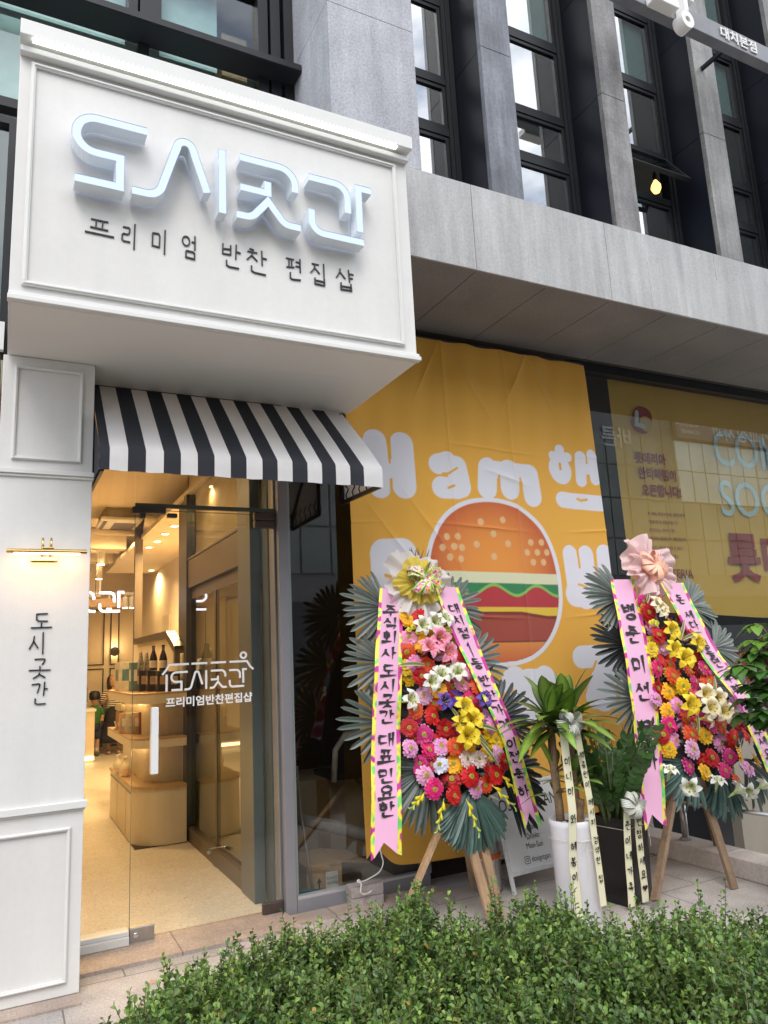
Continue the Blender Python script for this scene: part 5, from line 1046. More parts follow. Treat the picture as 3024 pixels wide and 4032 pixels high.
def ribbon(root, rows, n0, text, tpos, size, brush_w, asp=1.15):
    """rows: (v, outer left, inner left, inner right, outer right) from top to bottom; last row ends in a swallow tail"""
    q = MB(); g = MB(); vs = [r[0] for r in rows]
    def at(v):
        return [float(np.interp(-v, [-x for x in vs], [r[k] for r in rows])) for k in (1,2,3,4)]
    NV = 26; nz_ = lambda v, s: -(n0+.006*math.sin(v*7+n0*40)+.003*math.sin(v*19+s))
    vt, vb = vs[0], vs[-1]; tail = .065
    grid = []
    for i in range(NV+1):
        v = vt+(vb-vt)*i/NV; ol, il, ir, orr = at(v); row = []
        for k in range(9):
            f = k/8; u_ = il+(ir-il)*f; cut = tail*(1-abs(2*f-1))*(max(0, i-NV+3)/3); row.append((u_, nz_(v, f*2), v+cut))
        grid.append(row)
    q.add([p for r in grid for p in r], [(i*9+k, i*9+k+1, (i+1)*9+k+1, (i+1)*9+k) for i in range(NV) for k in range(8)])
    for side in (0, 1):
        pts = []
        for i in range(NV+1):
            v = vt+(vb-vt)*i/NV; ol, il, ir, orr = at(v); a_, b2_ = ((ol, il) if side == 0 else (ir, orr)); dv = -.012*(i == NV)
            pts += [(a_, nz_(v, 2*side)-.0005, v+(dv if side == 0 else 0)), (b2_, nz_(v, 2*side)-.0005, v+(0 if side == 0 else dv))]
        g.add(pts, [(2*i, 2*i+1, 2*i+3, 2*i+2) for i in range(NV)])
    ro = q.build('ribbon', satin, root, smooth=True, fix=False); g.build('foil_border', foil, ro, smooth=True, fix=False)
    L_ = MB()
    for ch, v in zip(text, tpos):
        def fr2(a_, b2_, n=0):
            vv = v+b2_; ol, il, ir, orr = at(vv); return Vector(((il+ir)/2+a_, nz_(vv, 1)-.004-n, vv))
        write(L_, ch, lambda x, y, n=0: fr2(x-size*asp/2, y+size/2, n), size, brush_w, .0006, 1.0, aspect=asp) if ch != '1' else pen(L_, [(-.012,.03),(0,.045),(0,-.045)], brush_w*.8, fr2, .0006, 0, .5)
    L_.build('lettering', ink, ro, fix=False); return ro
def frill(root, name, u, v, n, r, mt, depth=.03, waves=11, seed=1, inner=.02, droop=0.0, ragged=1.0):
    rr = random.Random(seed); q = MB(); NA, NR = 110, 12; ph = [rr.uniform(0, 6.28) for _ in range(6)]
    for i in range(NR):
        f = i/(NR-1)
        for k in range(NA):
            t = 2*math.pi*k/NA; ed = r*(1+ragged*(.10*math.sin(3*t+ph[0])+.07*math.sin(5*t+ph[1]))+.04*math.sin(waves*t+ph[2])+.02*math.sin(23*t+ph[5])); rad = inner+(ed-inner)*f
            h = depth*(f**1.3)*(math.sin(waves*t+ph[3]+f*1.3)+.55*math.sin((waves*2+1)*t+ph[4]))+depth*.9*math.sin(f*math.pi*.8)
            q.v.append((u+rad*math.cos(t), -(n+h), v+rad*math.sin(t)-droop*f*f)); q.c.append((1,1,1))
    for i in range(NR-1):
        for k in range(NA): q.f.append((i*NA+k, i*NA+(k+1)%NA, (i+1)*NA+(k+1)%NA, (i+1)*NA+k)); q.m.append(0)
    return q.build(name, mt, root, smooth=True, fix=False)
def bow_loops(root, u, v, n, r, mats_, wd, cnt, seed, edge=True):
    rr = random.Random(seed); q = MB()
    for k in range(cnt):
        t = 2*math.pi*k/cnt+rr.uniform(-.35,.35); L_ = r*rr.uniform(.75,1.1); d = Vector((math.cos(t), 0, math.sin(t))); sd = Vector((-d.z*.9, -.35, d.x*.9)).normalized(); up = Vector((0,-1,0)); P0 = Vector((u,-n,v)); NS = 12
        for band, (o0, o1) in enumerate(((-wd,-wd*.72),(-wd*.72,wd*.72),(wd*.72,wd)) if edge else ((-wd,wd),)):
            pts = []
            for i in range(NS+1):
                f = i/NS; a_ = f*2*math.pi; c_ = P0+d*(L_*.5*(1-math.cos(a_)))+up*(.028+L_*.32*math.sin(a_)); w_ = .45+.55*math.sin(math.pi*f)
                pts += [tuple(c_+sd*o0*w_), tuple(c_+sd*o1*w_)]
            q.add(pts, [(2*i, 2*i+1, 2*i+3, 2*i+2) for i in range(NS)], 1 if (edge and band != 1) else 0)
    q.lathe([(.004,-.012),(.013,-.008),(.014,.008),(.004,.012)], (u,-n-.03,v), 10)
    return q.build('bow', mats_, root, smooth=True, fix=False)
floral = bpy.data.materials.new('floral_ribbon'); floral.use_nodes = True; t_ = floral.node_tree; b_ = t_.nodes['Principled BSDF']; b_.inputs['Roughness'].default_value = .45
tcn = t_.nodes.new('ShaderNodeTexCoord'); vo = t_.nodes.new('ShaderNodeTexVoronoi'); vo.inputs['Scale'].default_value = 75; cr = t_.nodes.new('ShaderNodeValToRGB'); cr.color_ramp.interpolation = 'CONSTANT'; e_ = cr.color_ramp.elements; e_[0].color = (.80,.74,.64,1); e_[1].position = .35; e_[1].color = (.70,.05,.25,1)
for p_, c_ in ((.55,(.30,.50,.06)),(.7,(.85,.55,.04)),(.85,(.75,.15,.45))): x_ = e_.new(p_); x_.color = (*c_,1)
sp = t_.nodes.new('ShaderNodeSeparateColor'); t_.links.new(tcn.outputs['Object'], vo.inputs['Vector']); t_.links.new(vo.outputs['Color'], sp.inputs[0]); t_.links.new(sp.outputs[0], cr.inputs[0]); t_.links.new(cr.outputs[0], b_.inputs['Base Color'])
lime = mat('lime_edge', (.36,.72,.10), .4); tulle_w = mat('tulle_white', (.80,.76,.74), .6, trans=.35, bump=(40,.15)); tulle_y = mat('tulle_yellow', (.84,.68,.12), .6, trans=.35, bump=(40,.15)); tulle_p = mat('tulle_pink', (.84,.62,.62), .55, trans=.35, bump=(30,.25)); peach = mat('peach_ribbon', (.88,.45,.38), .4, var=((50,.15),(9,.15))); peach2 = mat('peach_edge', (.86,.55,.22), .4)
plank = mat('rough_plank', (.36,.23,.13), .75, var=((6,.2),(60,.1)), streak=(40,.25), bump=(70,.2))
def wreath(x0, y0, label, flowers, lilies, fans, ribL, ribR, bow, legs, fseed, wood=None):
    random.seed(fseed)
    th = math.atan(.28); w_ = empty('flower_wreath', (x0, y0, 0), label, 'flower wreath', 'congratulation wreaths on wooden easels', (-th, 0, 0))
    for kind, (a_, b2_) in legs:
        q = MB(); a3, b3_ = Vector(a_), Vector(b2_); q.bar(a3, b3_, .052, .024); o = q.build('leg', wood or plank, w_, bevel=.002)
    q = MB(); q.add([(u_, -.0, v_) for u_, v_ in ((-.2,1.75),(.25,1.75),(.36,1.35),(.44,.95),(.40,.72),(.1,.62),(-.2,.68),(-.34,.9),(-.32,1.3))]+[(u_, .035, v_) for u_, v_ in ((-.2,1.75),(.25,1.75),(.36,1.35),(.44,.95),(.40,.72),(.1,.62),(-.2,.68),(-.34,.9),(-.32,1.3))],
        [tuple(range(9)), tuple(range(17,8,-1))]+[(i, (i+1)%9, 9+(i+1)%9, 9+i) for i in range(9)])
    q.build('backing_board', mat('backing_dark', (.018,.018,.016), .9, var=(20,.3)), w_)
    for f in fans: frond(*f[:8], w_, f[9])
    k = 0
    cl_ = Matrix.LocRotScale(Vector((x0, y0, 0)), Euler((-th, 0, 0)), Vector((1,1,1))).inverted() @ Vector((0, 0, 1.5))
    def sight(u_, v_, n_):                                  # measured on the wreath's plane, moved out to height n
        P0 = Vector((u_, 0, v_)); t = n_/(-cl_.y); return P0.x+(cl_.x-P0.x)*t, P0.z+(cl_.z-P0.z)*t
    def hang(me, name, u_, v_, n_, s_, lean):
        u_, v_ = sight(u_, v_, n_)
        o = bpy.data.objects.new(name, me); COL.objects.link(o); o.parent = w_; o.location = (u_, -n_, v_); o.scale = (s_, s_, s_); o.rotation_euler = (lean[0], random.uniform(0, 6.28), lean[1]); o.rotation_mode = 'XYZ'
    for u_, v_, c_ in flowers:
        n_ = .085+.05*math.sin(k*2.399)*.5+random.uniform(-.01,.015); hang(random.choice(GER[c_]), 'gerbera', u_, v_, n_, random.uniform(1.04,1.24), (random.uniform(-.30,.30)+.12, (u_-.05)*.7+random.uniform(-.3,.3))); k += 1
    for k2 in range(60):                                    # smaller blooms filling the gaps underneath
        u_ = random.uniform(-.26,.40); v_ = random.uniform(.72,1.70)
        if abs(u_-.05-(1.2-v_)*.05) > .17+.20*(1.75-v_) or min((u_-f[0])**2+(v_-f[1])**2 for f in flowers) < .0016: continue
        hang(random.choice(GER[random.choice('RRORHPYH')]), 'gerbera', u_, v_, .055+random.uniform(-.01,.01), random.uniform(.8,1.0), (random.uniform(-.5,.5), random.uniform(-.5,.5)))
    for u_, v_, c_ in lilies:
        dn = v_ < .75; hang(random.choice(LIL[c_]), 'lily', u_, v_, .125+random.uniform(-.01,.02), random.uniform(1.08,1.28), ((.9 if dn else random.uniform(-.3,.4)), random.uniform(-.5,.5)))
    for u_, v_, ang, L_ in bow['blades']:                   # variegated blades between the flowers
        q = MB(); u_, v_ = sight(u_, v_, .14); t = R(ang); d = Vector((math.cos(t), -.25, math.sin(t))).normalized(); sd = Vector((-math.sin(t), 0, math.cos(t))); P0 = Vector((u_, -.14, v_)); k0 = len(q.v)
        for f in np.linspace(0, 1, 6):
            wv = .013*math.sin(math.pi*min(1, .12+f*.86))**.8
            for e in (-1,-.4,.4,1): q.v.append(tuple(P0+d*L_*f+sd*e*wv+Vector((0,.04*f*f-.004*abs(e),-.03*f*f)))); q.c.append((.62,.58,.26) if abs(e) == 1 else (.10,.15,.06))
        for i in range(5):
            for e in range(3): a_ = k0+4*i+e; q.f.append((a_, a_+1, a_+5, a_+4)); q.m.append(0)
        q.build('striped_blade', leaf_m, w_, fix=False)
    q = MB()
    for k2 in range(170):
        u_ = random.uniform(-.28,.42); v_ = random.uniform(.66,1.72); 
        if abs(u_-.05) > .22+.2*(1.75-v_): continue
        t = random.uniform(0,6.28); L_ = random.uniform(.05,.09); d = Vector((math.cos(t), -.7, math.sin(t))); sd = Vector((-math.sin(t),0,math.cos(t))); P0 = Vector((u_,-.03,v_)); c_ = random.choice([(.02,.035,.02),(.035,.06,.03),(.012,.018,.014)])
        q.add([P0, P0+d*L_*.5+sd*.010, P0+d*L_, P0+d*L_*.5-sd*.010], [(0,1,2,3)], 0, c_)
    q.build('filler_leaves', leaf_m, w_, fix=False)
    if bow.get('mums'):
        for k2, (u_, v_) in enumerate(bow['mums']):
            q = MB(); q.lathe([(.004,-.01),(.017,.0),(.018,.008),(.010,.012)], (0,0,0), 12, 0, (.72,.62,.03)); q.lathe([(.009,.0121),(.006,.016)], (0,0,0), 8, 0, (.45,.50,.05)); o = q.build('button_flower', petal_m, w_); u_, v_ = sight(u_, v_, .13); o.location = (u_, -.13, v_); o.rotation_euler = (R(90)+random.uniform(-.3,.3), random.uniform(-.3,.3), 0)
    for chain in bow.get('buds', []):
        q = MB(); P = [Vector((sight(u_, v_, .11)[0], -.10-.02*i, sight(u_, v_, .11)[1])) for i, (u_, v_) in enumerate(chain)]; q.tube(P, .003, 6, 0, (.35,.5,.1)); n_ = 6
        for i in range(n_):
            f = (i+.5)/n_; p = P[0].lerp(P[-1], f); d = (P[-1]-P[0]).normalized(); s_ = 1-.55*f; cc = lerp3((.80,.66,.02), (.22,.55,.28), max(0,f-.55)*2); side = Vector((d.z,0,-d.x))*(.010 if i % 2 else -.010)
            q.tube([p, p+d*.02+side*.7, p+d*.048*s_+side*1.5], [.003, .009*s_, .012*s_], 7, 0, cc)
        q.build('bud_spray', petal_m, w_, smooth=True)
    for rows, n0_, *rest in (ribL, ribR):
        r2 = [(sight(0, r[0], n0_)[1],)+tuple(sight(x, r[0], n0_)[0] for x in r[1:]) for r in rows]; rest[1] = [sight(0, v, n0_)[1] for v in rest[1]]
        ribbon(w_, r2, n0_, *rest)
    w_['_s'] = 0; del w_['_s']
    return w_
def pf(s): return [(float(a_), float(b2_), c_) for a_, b2_, c_ in (t.split(',') for t in s.split())]
W1 = "-0.13,1.77,Y -0.03,1.78,R 0.12,1.78,Y -0.14,1.65,P -0.01,1.66,Y 0.09,1.66,O -0.05,1.61,Y 0.16,1.61,Y -0.17,1.56,O -0.04,1.47,O -0.20,1.46,Y -0.13,1.48,P 0.19,1.43,Y 0.20,1.51,P 0.25,1.52,R -0.19,1.40,Y -0.11,1.40,R -0.03,1.40,H 0.10,1.43,R 0.25,1.41,P 0.10,1.32,O 0.18,1.34,P 0.00,1.31,Y -0.11,1.28,P 0.29,1.31,O 0.22,1.24,H 0.11,1.25,V -0.19,1.20,O -0.05,1.23,O -0.08,1.15,R 0.23,1.16,R 0.31,1.11,P -0.25,1.10,R -0.01,1.07,R -0.16,1.05,H 0.34,1.06,P 0.23,0.99,R -0.27,0.98,P -0.06,0.97,P -0.15,0.96,H 0.04,0.96,O 0.13,0.95,Y 0.30,1.01,Y 0.34,0.97,Y 0.25,0.89,Y 0.33,0.88,P -0.09,0.87,W 0.00,0.86,Y 0.09,0.88,W 0.18,0.87,W 0.36,0.84,R -0.20,0.82,P -0.03,0.78,R 0.10,0.78,R 0.22,0.78,R 0.28,0.77,R -0.16,0.74,H 0.12,0.71,P -0.04,0.69,R"
L1 = "0.07,1.63,p -0.03,1.56,p 0.09,1.54,p -0.04,1.72,w 0.06,1.74,w 0.14,1.75,w -0.05,1.36,w 0.04,1.39,w 0.17,1.40,w -0.23,1.26,w 0.01,1.23,v 0.30,1.22,v 0.14,1.18,y 0.19,1.10,y 0.08,1.09,y 0.13,1.01,y"
W2 = "-0.07,1.76,Y -0.02,1.76,R 0.00,1.72,P 0.16,1.67,O -0.03,1.64,P 0.26,1.71,R 0.00,1.59,R -0.08,1.54,Y -0.11,1.49,Y 0.02,1.50,P -0.09,1.42,R 0.33,1.61,O 0.26,1.59,P 0.27,1.41,R 0.35,1.42,R 0.01,1.37,O -0.11,1.36,H 0.01,1.30,O 0.18,1.32,O 0.34,1.34,H 0.27,1.31,R 0.20,1.25,H 0.33,1.24,O -0.17,1.23,R 0.07,1.23,Y -0.08,1.20,Y 0.15,1.17,H -0.20,1.16,P -0.04,1.11,P -0.14,1.07,Y -0.17,0.99,H -0.00,1.01,O -0.00,0.91,O 0.12,0.89,Y 0.21,0.95,H 0.31,0.94,O 0.45,0.95,R 0.38,0.86,R 0.42,1.10,H 0.50,1.07,P -0.25,0.93,R -0.16,0.89,P -0.24,0.84,Y -0.03,0.82,P 0.23,0.83,P 0.51,0.85,R 0.11,0.75,R 0.28,0.74,H 0.37,0.74,Y -0.12,0.72,H 0.01,0.67,Y 0.19,0.66,H 0.51,0.69,Y 0.41,0.65,P 0.54,0.89,R 0.27,0.58,O -0.04,1.84,H 0.02,1.80,H 0.12,1.81,R"
L2 = "0.11,1.61,y 0.32,1.52,y 0.08,1.48,y 0.16,1.41,y 0.05,1.10,y 0.16,1.00,z 0.23,1.06,z 0.35,1.03,z 0.24,1.16,z 0.36,1.13,z -0.30,0.69,w -0.13,0.61,w 0.08,0.58,w 0.22,0.52,w 0.36,0.53,w 0.46,0.52,w 0.05,1.80,z 0.08,1.77,z"
iv = lambda ys, xs, vs: [float(np.interp(y, xs, vs)) for y in ys]
wr1 = wreath(2.42, 3.74, 'flower wreath on an easel with white and yellow bow near the display window', pf(W1), pf(L1),
 [(-.26,1.85,.01,95,262,17,.28,.33,0,1),(-.33,1.50,.0,110,255,13,.25,.30,0,1),(-.39,1.14,.01,100,262,13,.26,.31,0,0),(.17,1.85,.01,-62,82,15,.29,.34,0,1),(.24,1.47,.0,-70,62,14,.30,.35,0,1),(.34,1.09,.01,-68,72,17,.33,.39,0,2),(.34,.80,.02,-85,25,15,.26,.32,0,2),
  (-.20,.86,.045,158,282,26,.32,.40,0,0),(.06,.72,.05,212,320,40,.34,.38,0,3),(.30,.76,.03,280,345,12,.34,.42,0,2),(-.12,1.26,.05,100,190,10,.16,.2,0,2)],
 ([(1.99,-.276,-.256,-.127,-.108),(1.556,-.395,-.369,-.233,-.207),(1.004,-.515,-.490,-.352,-.325),(.44,-.624,-.599,-.459,-.434)], .09, '주식회사도시곳간대표민요한', iv([455,530,610,700,810,900,990,1080,1210,1310,1430,1530,1630],[305,700,1250,1890],[2.0,1.556,1.005,.44]), .073, .0135, 1.48),
 ([(1.99,.135,.150,.284,.308),(1.837,.155,.175,.315,.340),(1.36,.278,.300,.396,.420),(.955,.396,.415,.490,.516),(.46,.404,.420,.505,.534)], .15, '대치점1등반찬가게이전축하', iv([440,510,585,685,765,865,950,1030,1110,1215,1300,1410,1510],[310,850,1200,1700],[1.99,1.36,.955,.47]), .066, .0108, 1.25),
 {'blades':[(.12,1.14,60,.16),(.14,1.12,-50,.2),(.2,1.08,-10,.18),(.2,1.0,-55,.2),(-.06,1.47,170,.2),(.15,1.46,175,.1),(.06,1.2,-60,.16)], 'mums':[(-.13+.035*k+random.uniform(-.01,.01), 1.70+.02*math.sin(k*2.1)) for k in range(9)]+[(.12+.02*k, 1.70-.015*(k%2)) for k in range(4)], 'buds':[[(-.216,.733),(-.332,.655)],[(-.10,.681),(-.198,.508)],[(.049,.662),(.078,.451)],[(.248,.716),(.369,.563)],[(.326,.767),(.426,.625)]]},
 [('l',((-.10,.02,.60),(-.60,.0,.0))),('c',((.0,.02,.70),(.045,-.01,.0))),('c',((.10,.03,.70),(.13,.03,.0))),('r',((.05,.04,1.6),(.35,.62,.12)))], 5)
frill(wr1, 'bow_wrap', -.045, 1.98, .075, .245, tulle_w, .030, 10, 3, droop=.02); frill(wr1, 'bow_wrap', -.06, 1.98, .115, .16, tulle_y, .022, 13, 5); bow_loops(wr1, -.045, 1.98, .15, .135, [floral, lime], .026, 10, 9)
q = MB()
for k in range(9):
    t = R(60+random.uniform(0,60)); d = Vector((math.cos(t),0,math.sin(t))); q.tube([Vector((-.02+.012*k,-.03,2.12)), Vector((-.02+.012*k,-.03,2.12))+d*.08, Vector((-.02+.012*k,-.05,2.12))+d*.14], [.004,.006,.001], 5, 0, (.20,.15,.10))
q.build('dried_tip', leaf_m, wr1)
wr2 = wreath(4.06, 3.40, 'flower wreath on an easel with pale pink tulle bow by the stone coping', pf(W2), pf(L2),
 [(-.24,1.87,.01,95,262,19,.26,.32,0,1),(-.30,1.53,.0,105,255,15,.26,.31,0,2),(-.36,1.17,.01,100,262,14,.26,.31,0,1),(.38,1.80,.01,-62,82,17,.26,.32,0,1),(.50,1.48,.0,-70,62,15,.27,.33,0,1),(.55,1.10,.01,-68,72,17,.26,.32,0,2),(.52,.80,.02,-85,25,14,.26,.32,0,2),
  (-.14,.74,.05,165,275,22,.28,.36,0,3),(.10,.70,.05,225,315,30,.30,.38,0,3),(.36,.72,.04,255,330,14,.30,.38,0,0)],
 ([(2.01,-.264,-.235,-.072,-.05),(1.60,-.341,-.318,-.140,-.112),(1.157,-.419,-.397,-.215,-.186),(.42,-.625,-.600,-.470,-.442)], .09, '병준미선윤하', iv([460,590,765,920,1150,1330],[270,590,970,1700],[2.01,1.60,1.157,.413]), .112, .0195, 1.15),
 ([(1.98,.20,.225,.403,.430),(1.40,.368,.393,.533,.562),(1.084,.545,.570,.680,.707),(.62,.60,.625,.735,.760)], .15, '돈세다힘들면우리불러주세요', iv([385,475,530,635,690,745,835,900,1010,1070,1150,1210,1280],[290,720,970,1280],[1.98,1.40,1.084,.72]), .066, .0108, 1.25),
 {'blades':[(.2,1.55,110,.2),(.2,1.55,60,.2),(.22,1.55,20,.22),(.2,1.56,150,.16),(.33,1.12,70,.2),(.35,1.05,-10,.2),(.12,1.06,-110,.14),(.0,1.83,60,.12)], 'mums':[(-.03,1.68),(.0,1.69),(.03,1.68),(.02,1.67)], 'buds':[]},
 [('l',((-.16,.02,.75),(-.72,-.02,.05))),('c',((-.02,.02,.75),(-.062,.0,.0))),('c',((.05,.04,1.5),(.31,.37,.10)))], 6, mat('weathered_plank', (.215,.14,.085), .75, var=((6,.25),(60,.12)), streak=(40,.3), bump=(70,.2)))
frill(wr2, 'bow_wrap', .04, 2.085, .07, .235, tulle_p, .045, 6, 8, droop=.01, ragged=.35); frill(wr2, 'bow_wrap', .0, 2.02, .11, .19, tulle_p, .04, 7, 12, ragged=.4); bow_loops(wr2, -.01, 2.05, .15, .12, [peach, peach2], .024, 9, 4)

# ============================================================ POTTED PLANTS WITH GREETING RIBBONS
def leaf_blade(q, P0, d, up, L_, wd, col1, col2, droop=.3, n=7, fold=.12):
    d = Vector(d).normalized(); sd = d.cross(Vector(up)).normalized(); k0 = len(q.v); nrm = sd.cross(d)
    for i in range(n):
        f = i/(n-1); wv = wd*(math.sin(math.pi*min(1, .07+f*.93))**.75) if i < n-1 else wd*.03; c_ = Vector(P0)+d*(L_*f)+Vector((0,0,-1))*(droop*L_*f*f)
        for e in (-1,-.35,.35,1): q.v.append(tuple(c_+sd*(e*wv)+nrm*(abs(e)*wv*fold))); q.c.append(col1 if abs(e) == 1 else col2)
    for i in range(n-1):
        for e in range(3): a_ = k0+4*i+e; q.f.append((a_, a_+1, a_+5, a_+4)); q.m.append(0)
cream_rib = mat('cream_ribbon', (.76,.73,.52), .45, var=(3,.04)); gold_edge = mat('gold_edge', (.55,.42,.16), .4); strp = bpy.data.materials.new('striped_ribbon'); strp.use_nodes = True; t_ = strp.node_tree; b_ = t_.nodes['Principled BSDF']; b_.inputs['Roughness'].default_value = .5
uvn = t_.nodes.new('ShaderNodeAttribute'); uvn.attribute_name = 'Col'; t_.links.new(uvn.outputs['Color'], b_.inputs['Base Color'])
def striped_bow(root, c, r, seed, dark):
    rr = random.Random(seed); q = MB(); nS = 9
    for k in range(8):
        t = 2*math.pi*k/8+rr.uniform(-.3,.3); L_ = r*rr.uniform(.75,1.05); d = Vector((math.cos(t), 0, math.sin(t)*.75)); sd = Vector((-d.z*.9, -.3, d.x*.9)).normalized(); NS = 10; wd = .022
        for b3 in range(nS):
            o0, o1 = -wd+2*wd*b3/nS, -wd+2*wd*(b3+1)/nS; pts = []
            for i in range(NS+1):
                f = i/NS; a_ = f*2*math.pi; p = Vector(c)+d*(L_*.5*(1-math.cos(a_)))+Vector((0,-1,0))*(.012+L_*.35*math.sin(a_)); w_ = .5+.5*math.sin(math.pi*f); pts += [tuple(p+sd*o0*w_), tuple(p+sd*o1*w_)]
            q.add(pts, [(2*i, 2*i+1, 2*i+3, 2*i+2) for i in range(NS)], 0, dark if b3 % 2 else (.66,.66,.58))
    return part(q, 'bow', strp, root, smooth=True, fix=False)
def strip(root, pts, wd, text, size, bw, skip0, step, heart=False):
    """hanging greeting ribbon following pts (world), lettered downwards"""
    P = [Vector(p) for p in pts]; q, g, L_ = MB(), MB(), MB(); acc = [0]
    for a_, b2_ in zip(P, P[1:]): acc.append(acc[-1]+(b2_-a_).length)
    def at(s):
        return Vector([float(np.interp(s, acc, [p[k] for p in P])) for k in range(3)])
    n = 30; v = []; ge = []
    for i in range(n+1):
        c_ = at(acc[-1]*i/n)+Vector((0,.0015*math.sin(i*.45),0)); v += [c_-Vector((wd/2,0,0)), c_+Vector((wd/2,0,0))]; ge.append(c_)
    q.add(v, [(2*i, 2*i+1, 2*i+3, 2*i+2) for i in range(n)])
    for s_ in (-1, 1): g.add([c_+Vector((s_*(wd/2-o_), -.0008, 0)) for c_ in ge for o_ in (.0, .0018)], [(2*i, 2*i+1, 2*i+3, 2*i+2) for i in range(n)])
    s = skip0
    for ch in text:
        if ch == ' ': s += step*.8; continue
        c_ = at(s)+Vector((0,-.006,0)); fr2 = lambda x, y, n=0, c_=c_: Vector((c_.x+x-size*.45, c_.y-n, c_.z+y+size/2))
        if ch == '♥':
            pts2 = [(size*.45+size*.028*16*math.sin(t)**3, -size*.5+size*.026*(13*math.cos(t)-5*math.cos(2*t)-2*math.cos(3*t)-math.cos(4*t))) for t in np.linspace(0, 2*math.pi, 24)[:-1]]; L_.add([fr2(x, y, .001) for x, y in pts2], [tuple(range(23))])
        else: write(L_, ch, fr2, size, bw, .0005, .7, aspect=.9)
        s += step
    ro = part(q, 'greeting_ribbon', cream_rib, root, smooth=True, fix=False)
    for b3, nm, mt_ in ((g, 'gold_edge', gold_edge), (L_, 'lettering', ink)):
        part(b3, nm, mt_, ro, fix=False)
soil = mat('soil', (.09,.065,.045), .95, var=(60,.4), bump=(80,.6)); pebble = mat('white_pebble', (.72,.70,.66), .6)
# white round pot with corn plant
dp = empty('corn_plant', (2.86, 3.53, 0), 'tall striped leaf corn plant in a white cylinder pot', 'potted plant')
PX_, PY_ = 2.905, 3.52
m = MB(); m.lathe([(.112,.002),(.117,.01),(.128,.50),(.131,.535),(.124,.538),(.119,.50),(.02,.497)], (PX_,PY_,0), 40); part(m, 'pot', mat('pot_white', (.70,.69,.72), .22, coat=.3), dp, smooth=True)
m = MB(); m.lathe([(.1185,.501),(.06,.508),(.01,.510)], (PX_,PY_,0), 24); part(m, 'soil', soil, dp)
m = MB()
for k in range(16):
    t = random.uniform(0,6.28); r = random.uniform(.05,.10); m.lathe([(.2,-.8),(.9,-.3),(1,.2),(.5,.8)], (0,0,0), 8); n_ = 32; s_ = random.uniform(.012,.022); m.v[-n_:] = [(PX_+r*math.cos(t)+x*s_, PY_+r*math.sin(t)+y*s_, .515+z*s_*.7) for x, y, z in m.v[-n_:]]
part(m, 'pebble', pebble, dp, smooth=True)
bark = mat('cane_bark', (.21,.135,.075), .85, var=((25,.3),(90,.2)), streak=(60,.35), bump=(90,.4)); canes = [((2.84,3.54),(2.83,3.55),1.10,.024),((2.955,3.53),(2.95,3.54),1.02,.026),((2.92,3.47),(2.93,3.46),.64,.022)]
for (xa, ya), (xb, yb), h, r in canes:
    m = MB(); m.tube([(xa+(xb-xa)*f+.004*math.sin(f*9), ya+(yb-ya)*f, .49+(h-.49)*f) for f in (0,.2,.4,.6,.8,1)], [r*1.08,r,r*.97,r,r*.96,r*.92], 14); part(m, 'cane', bark, dp, smooth=True)
m = MB(); random.seed(21)
def crown(cx, cy, cz, n, L0, L1, tilt0, tilt1, wd, top=.05):
    for k in range(n):
        t = k*2.399+random.uniform(-.4,.4); f_ = (k/n)**1.7; el = R(tilt1+(tilt0-tilt1)*f_+random.uniform(-10,10)); d = (math.cos(t)*math.cos(el), math.sin(t)*math.cos(el), math.sin(el)); b3 = random.uniform(.75,1.25)
        leaf_blade(m, (cx+d[0]*.02, cy+d[1]*.02, cz+top*f_), d, (0,0,1), random.uniform(L0,L1)*(1 if f_ < .8 else .85), wd*random.uniform(.8,1.1), (.030*b3,.080*b3,.020*b3), (.17*b3,.27*b3,.035*b3), droop=.62-.42*math.sin(el)+random.uniform(-.1,.1), n=9, fold=.22)
crown(2.94,3.54,1.00,30,.27,.38,86,18,.050,.13); crown(2.84,3.55,1.03,26,.27,.36,84,10,.048,.10); crown(2.83,3.55,.78,5,.20,.30,75,30,.036); crown(2.955,3.53,.70,8,.2,.30,85,20,.036); crown(2.82,3.55,.66,4,.18,.26,60,10,.03)
part(m, 'foliage', leaf_m, dp, smooth=True, fix=False)
striped_bow(dp, (2.845,3.40,1.06), .11, 3, (.16,.16,.15))
strip(dp, [(2.79,3.385,1.04),(2.782,3.37,.86),(2.778,3.355,.60),(2.766,3.375,.34),(2.786,3.385,.05)], .056, '미니미 와 혜봉이', .044, .0062, .17, .078)
strip(dp, [(2.885,3.385,1.04),(2.905,3.385,.86),(2.922,3.375,.65),(2.935,3.375,.40),(2.955,3.38,.10)], .046, '백종원이 레시피 검색한 집', .035, .0048, .15, .0525)
m = MB(); m.tube([(PX_+.1345*math.cos(t), PY_+.1345*math.sin(t), .44) for t in np.linspace(0, 6.28, 33)], .0016, 5); z0_ = Vector((-.03,.028,0)); m.tube([Vector(p)+z0_ for p in ((2.90,3.355,.44),(2.87,3.345,.445),(2.86,3.34,.41),(2.885,3.35,.40),(2.90,3.357,.438),(2.93,3.345,.445),(2.95,3.342,.40),(2.925,3.35,.39),(2.90,3.358,.438),(2.905,3.35,.33),(2.90,3.355,.26))], .0016, 5); part(m, 'cord', mat('cord', (.60,.55,.50), .7), dp)
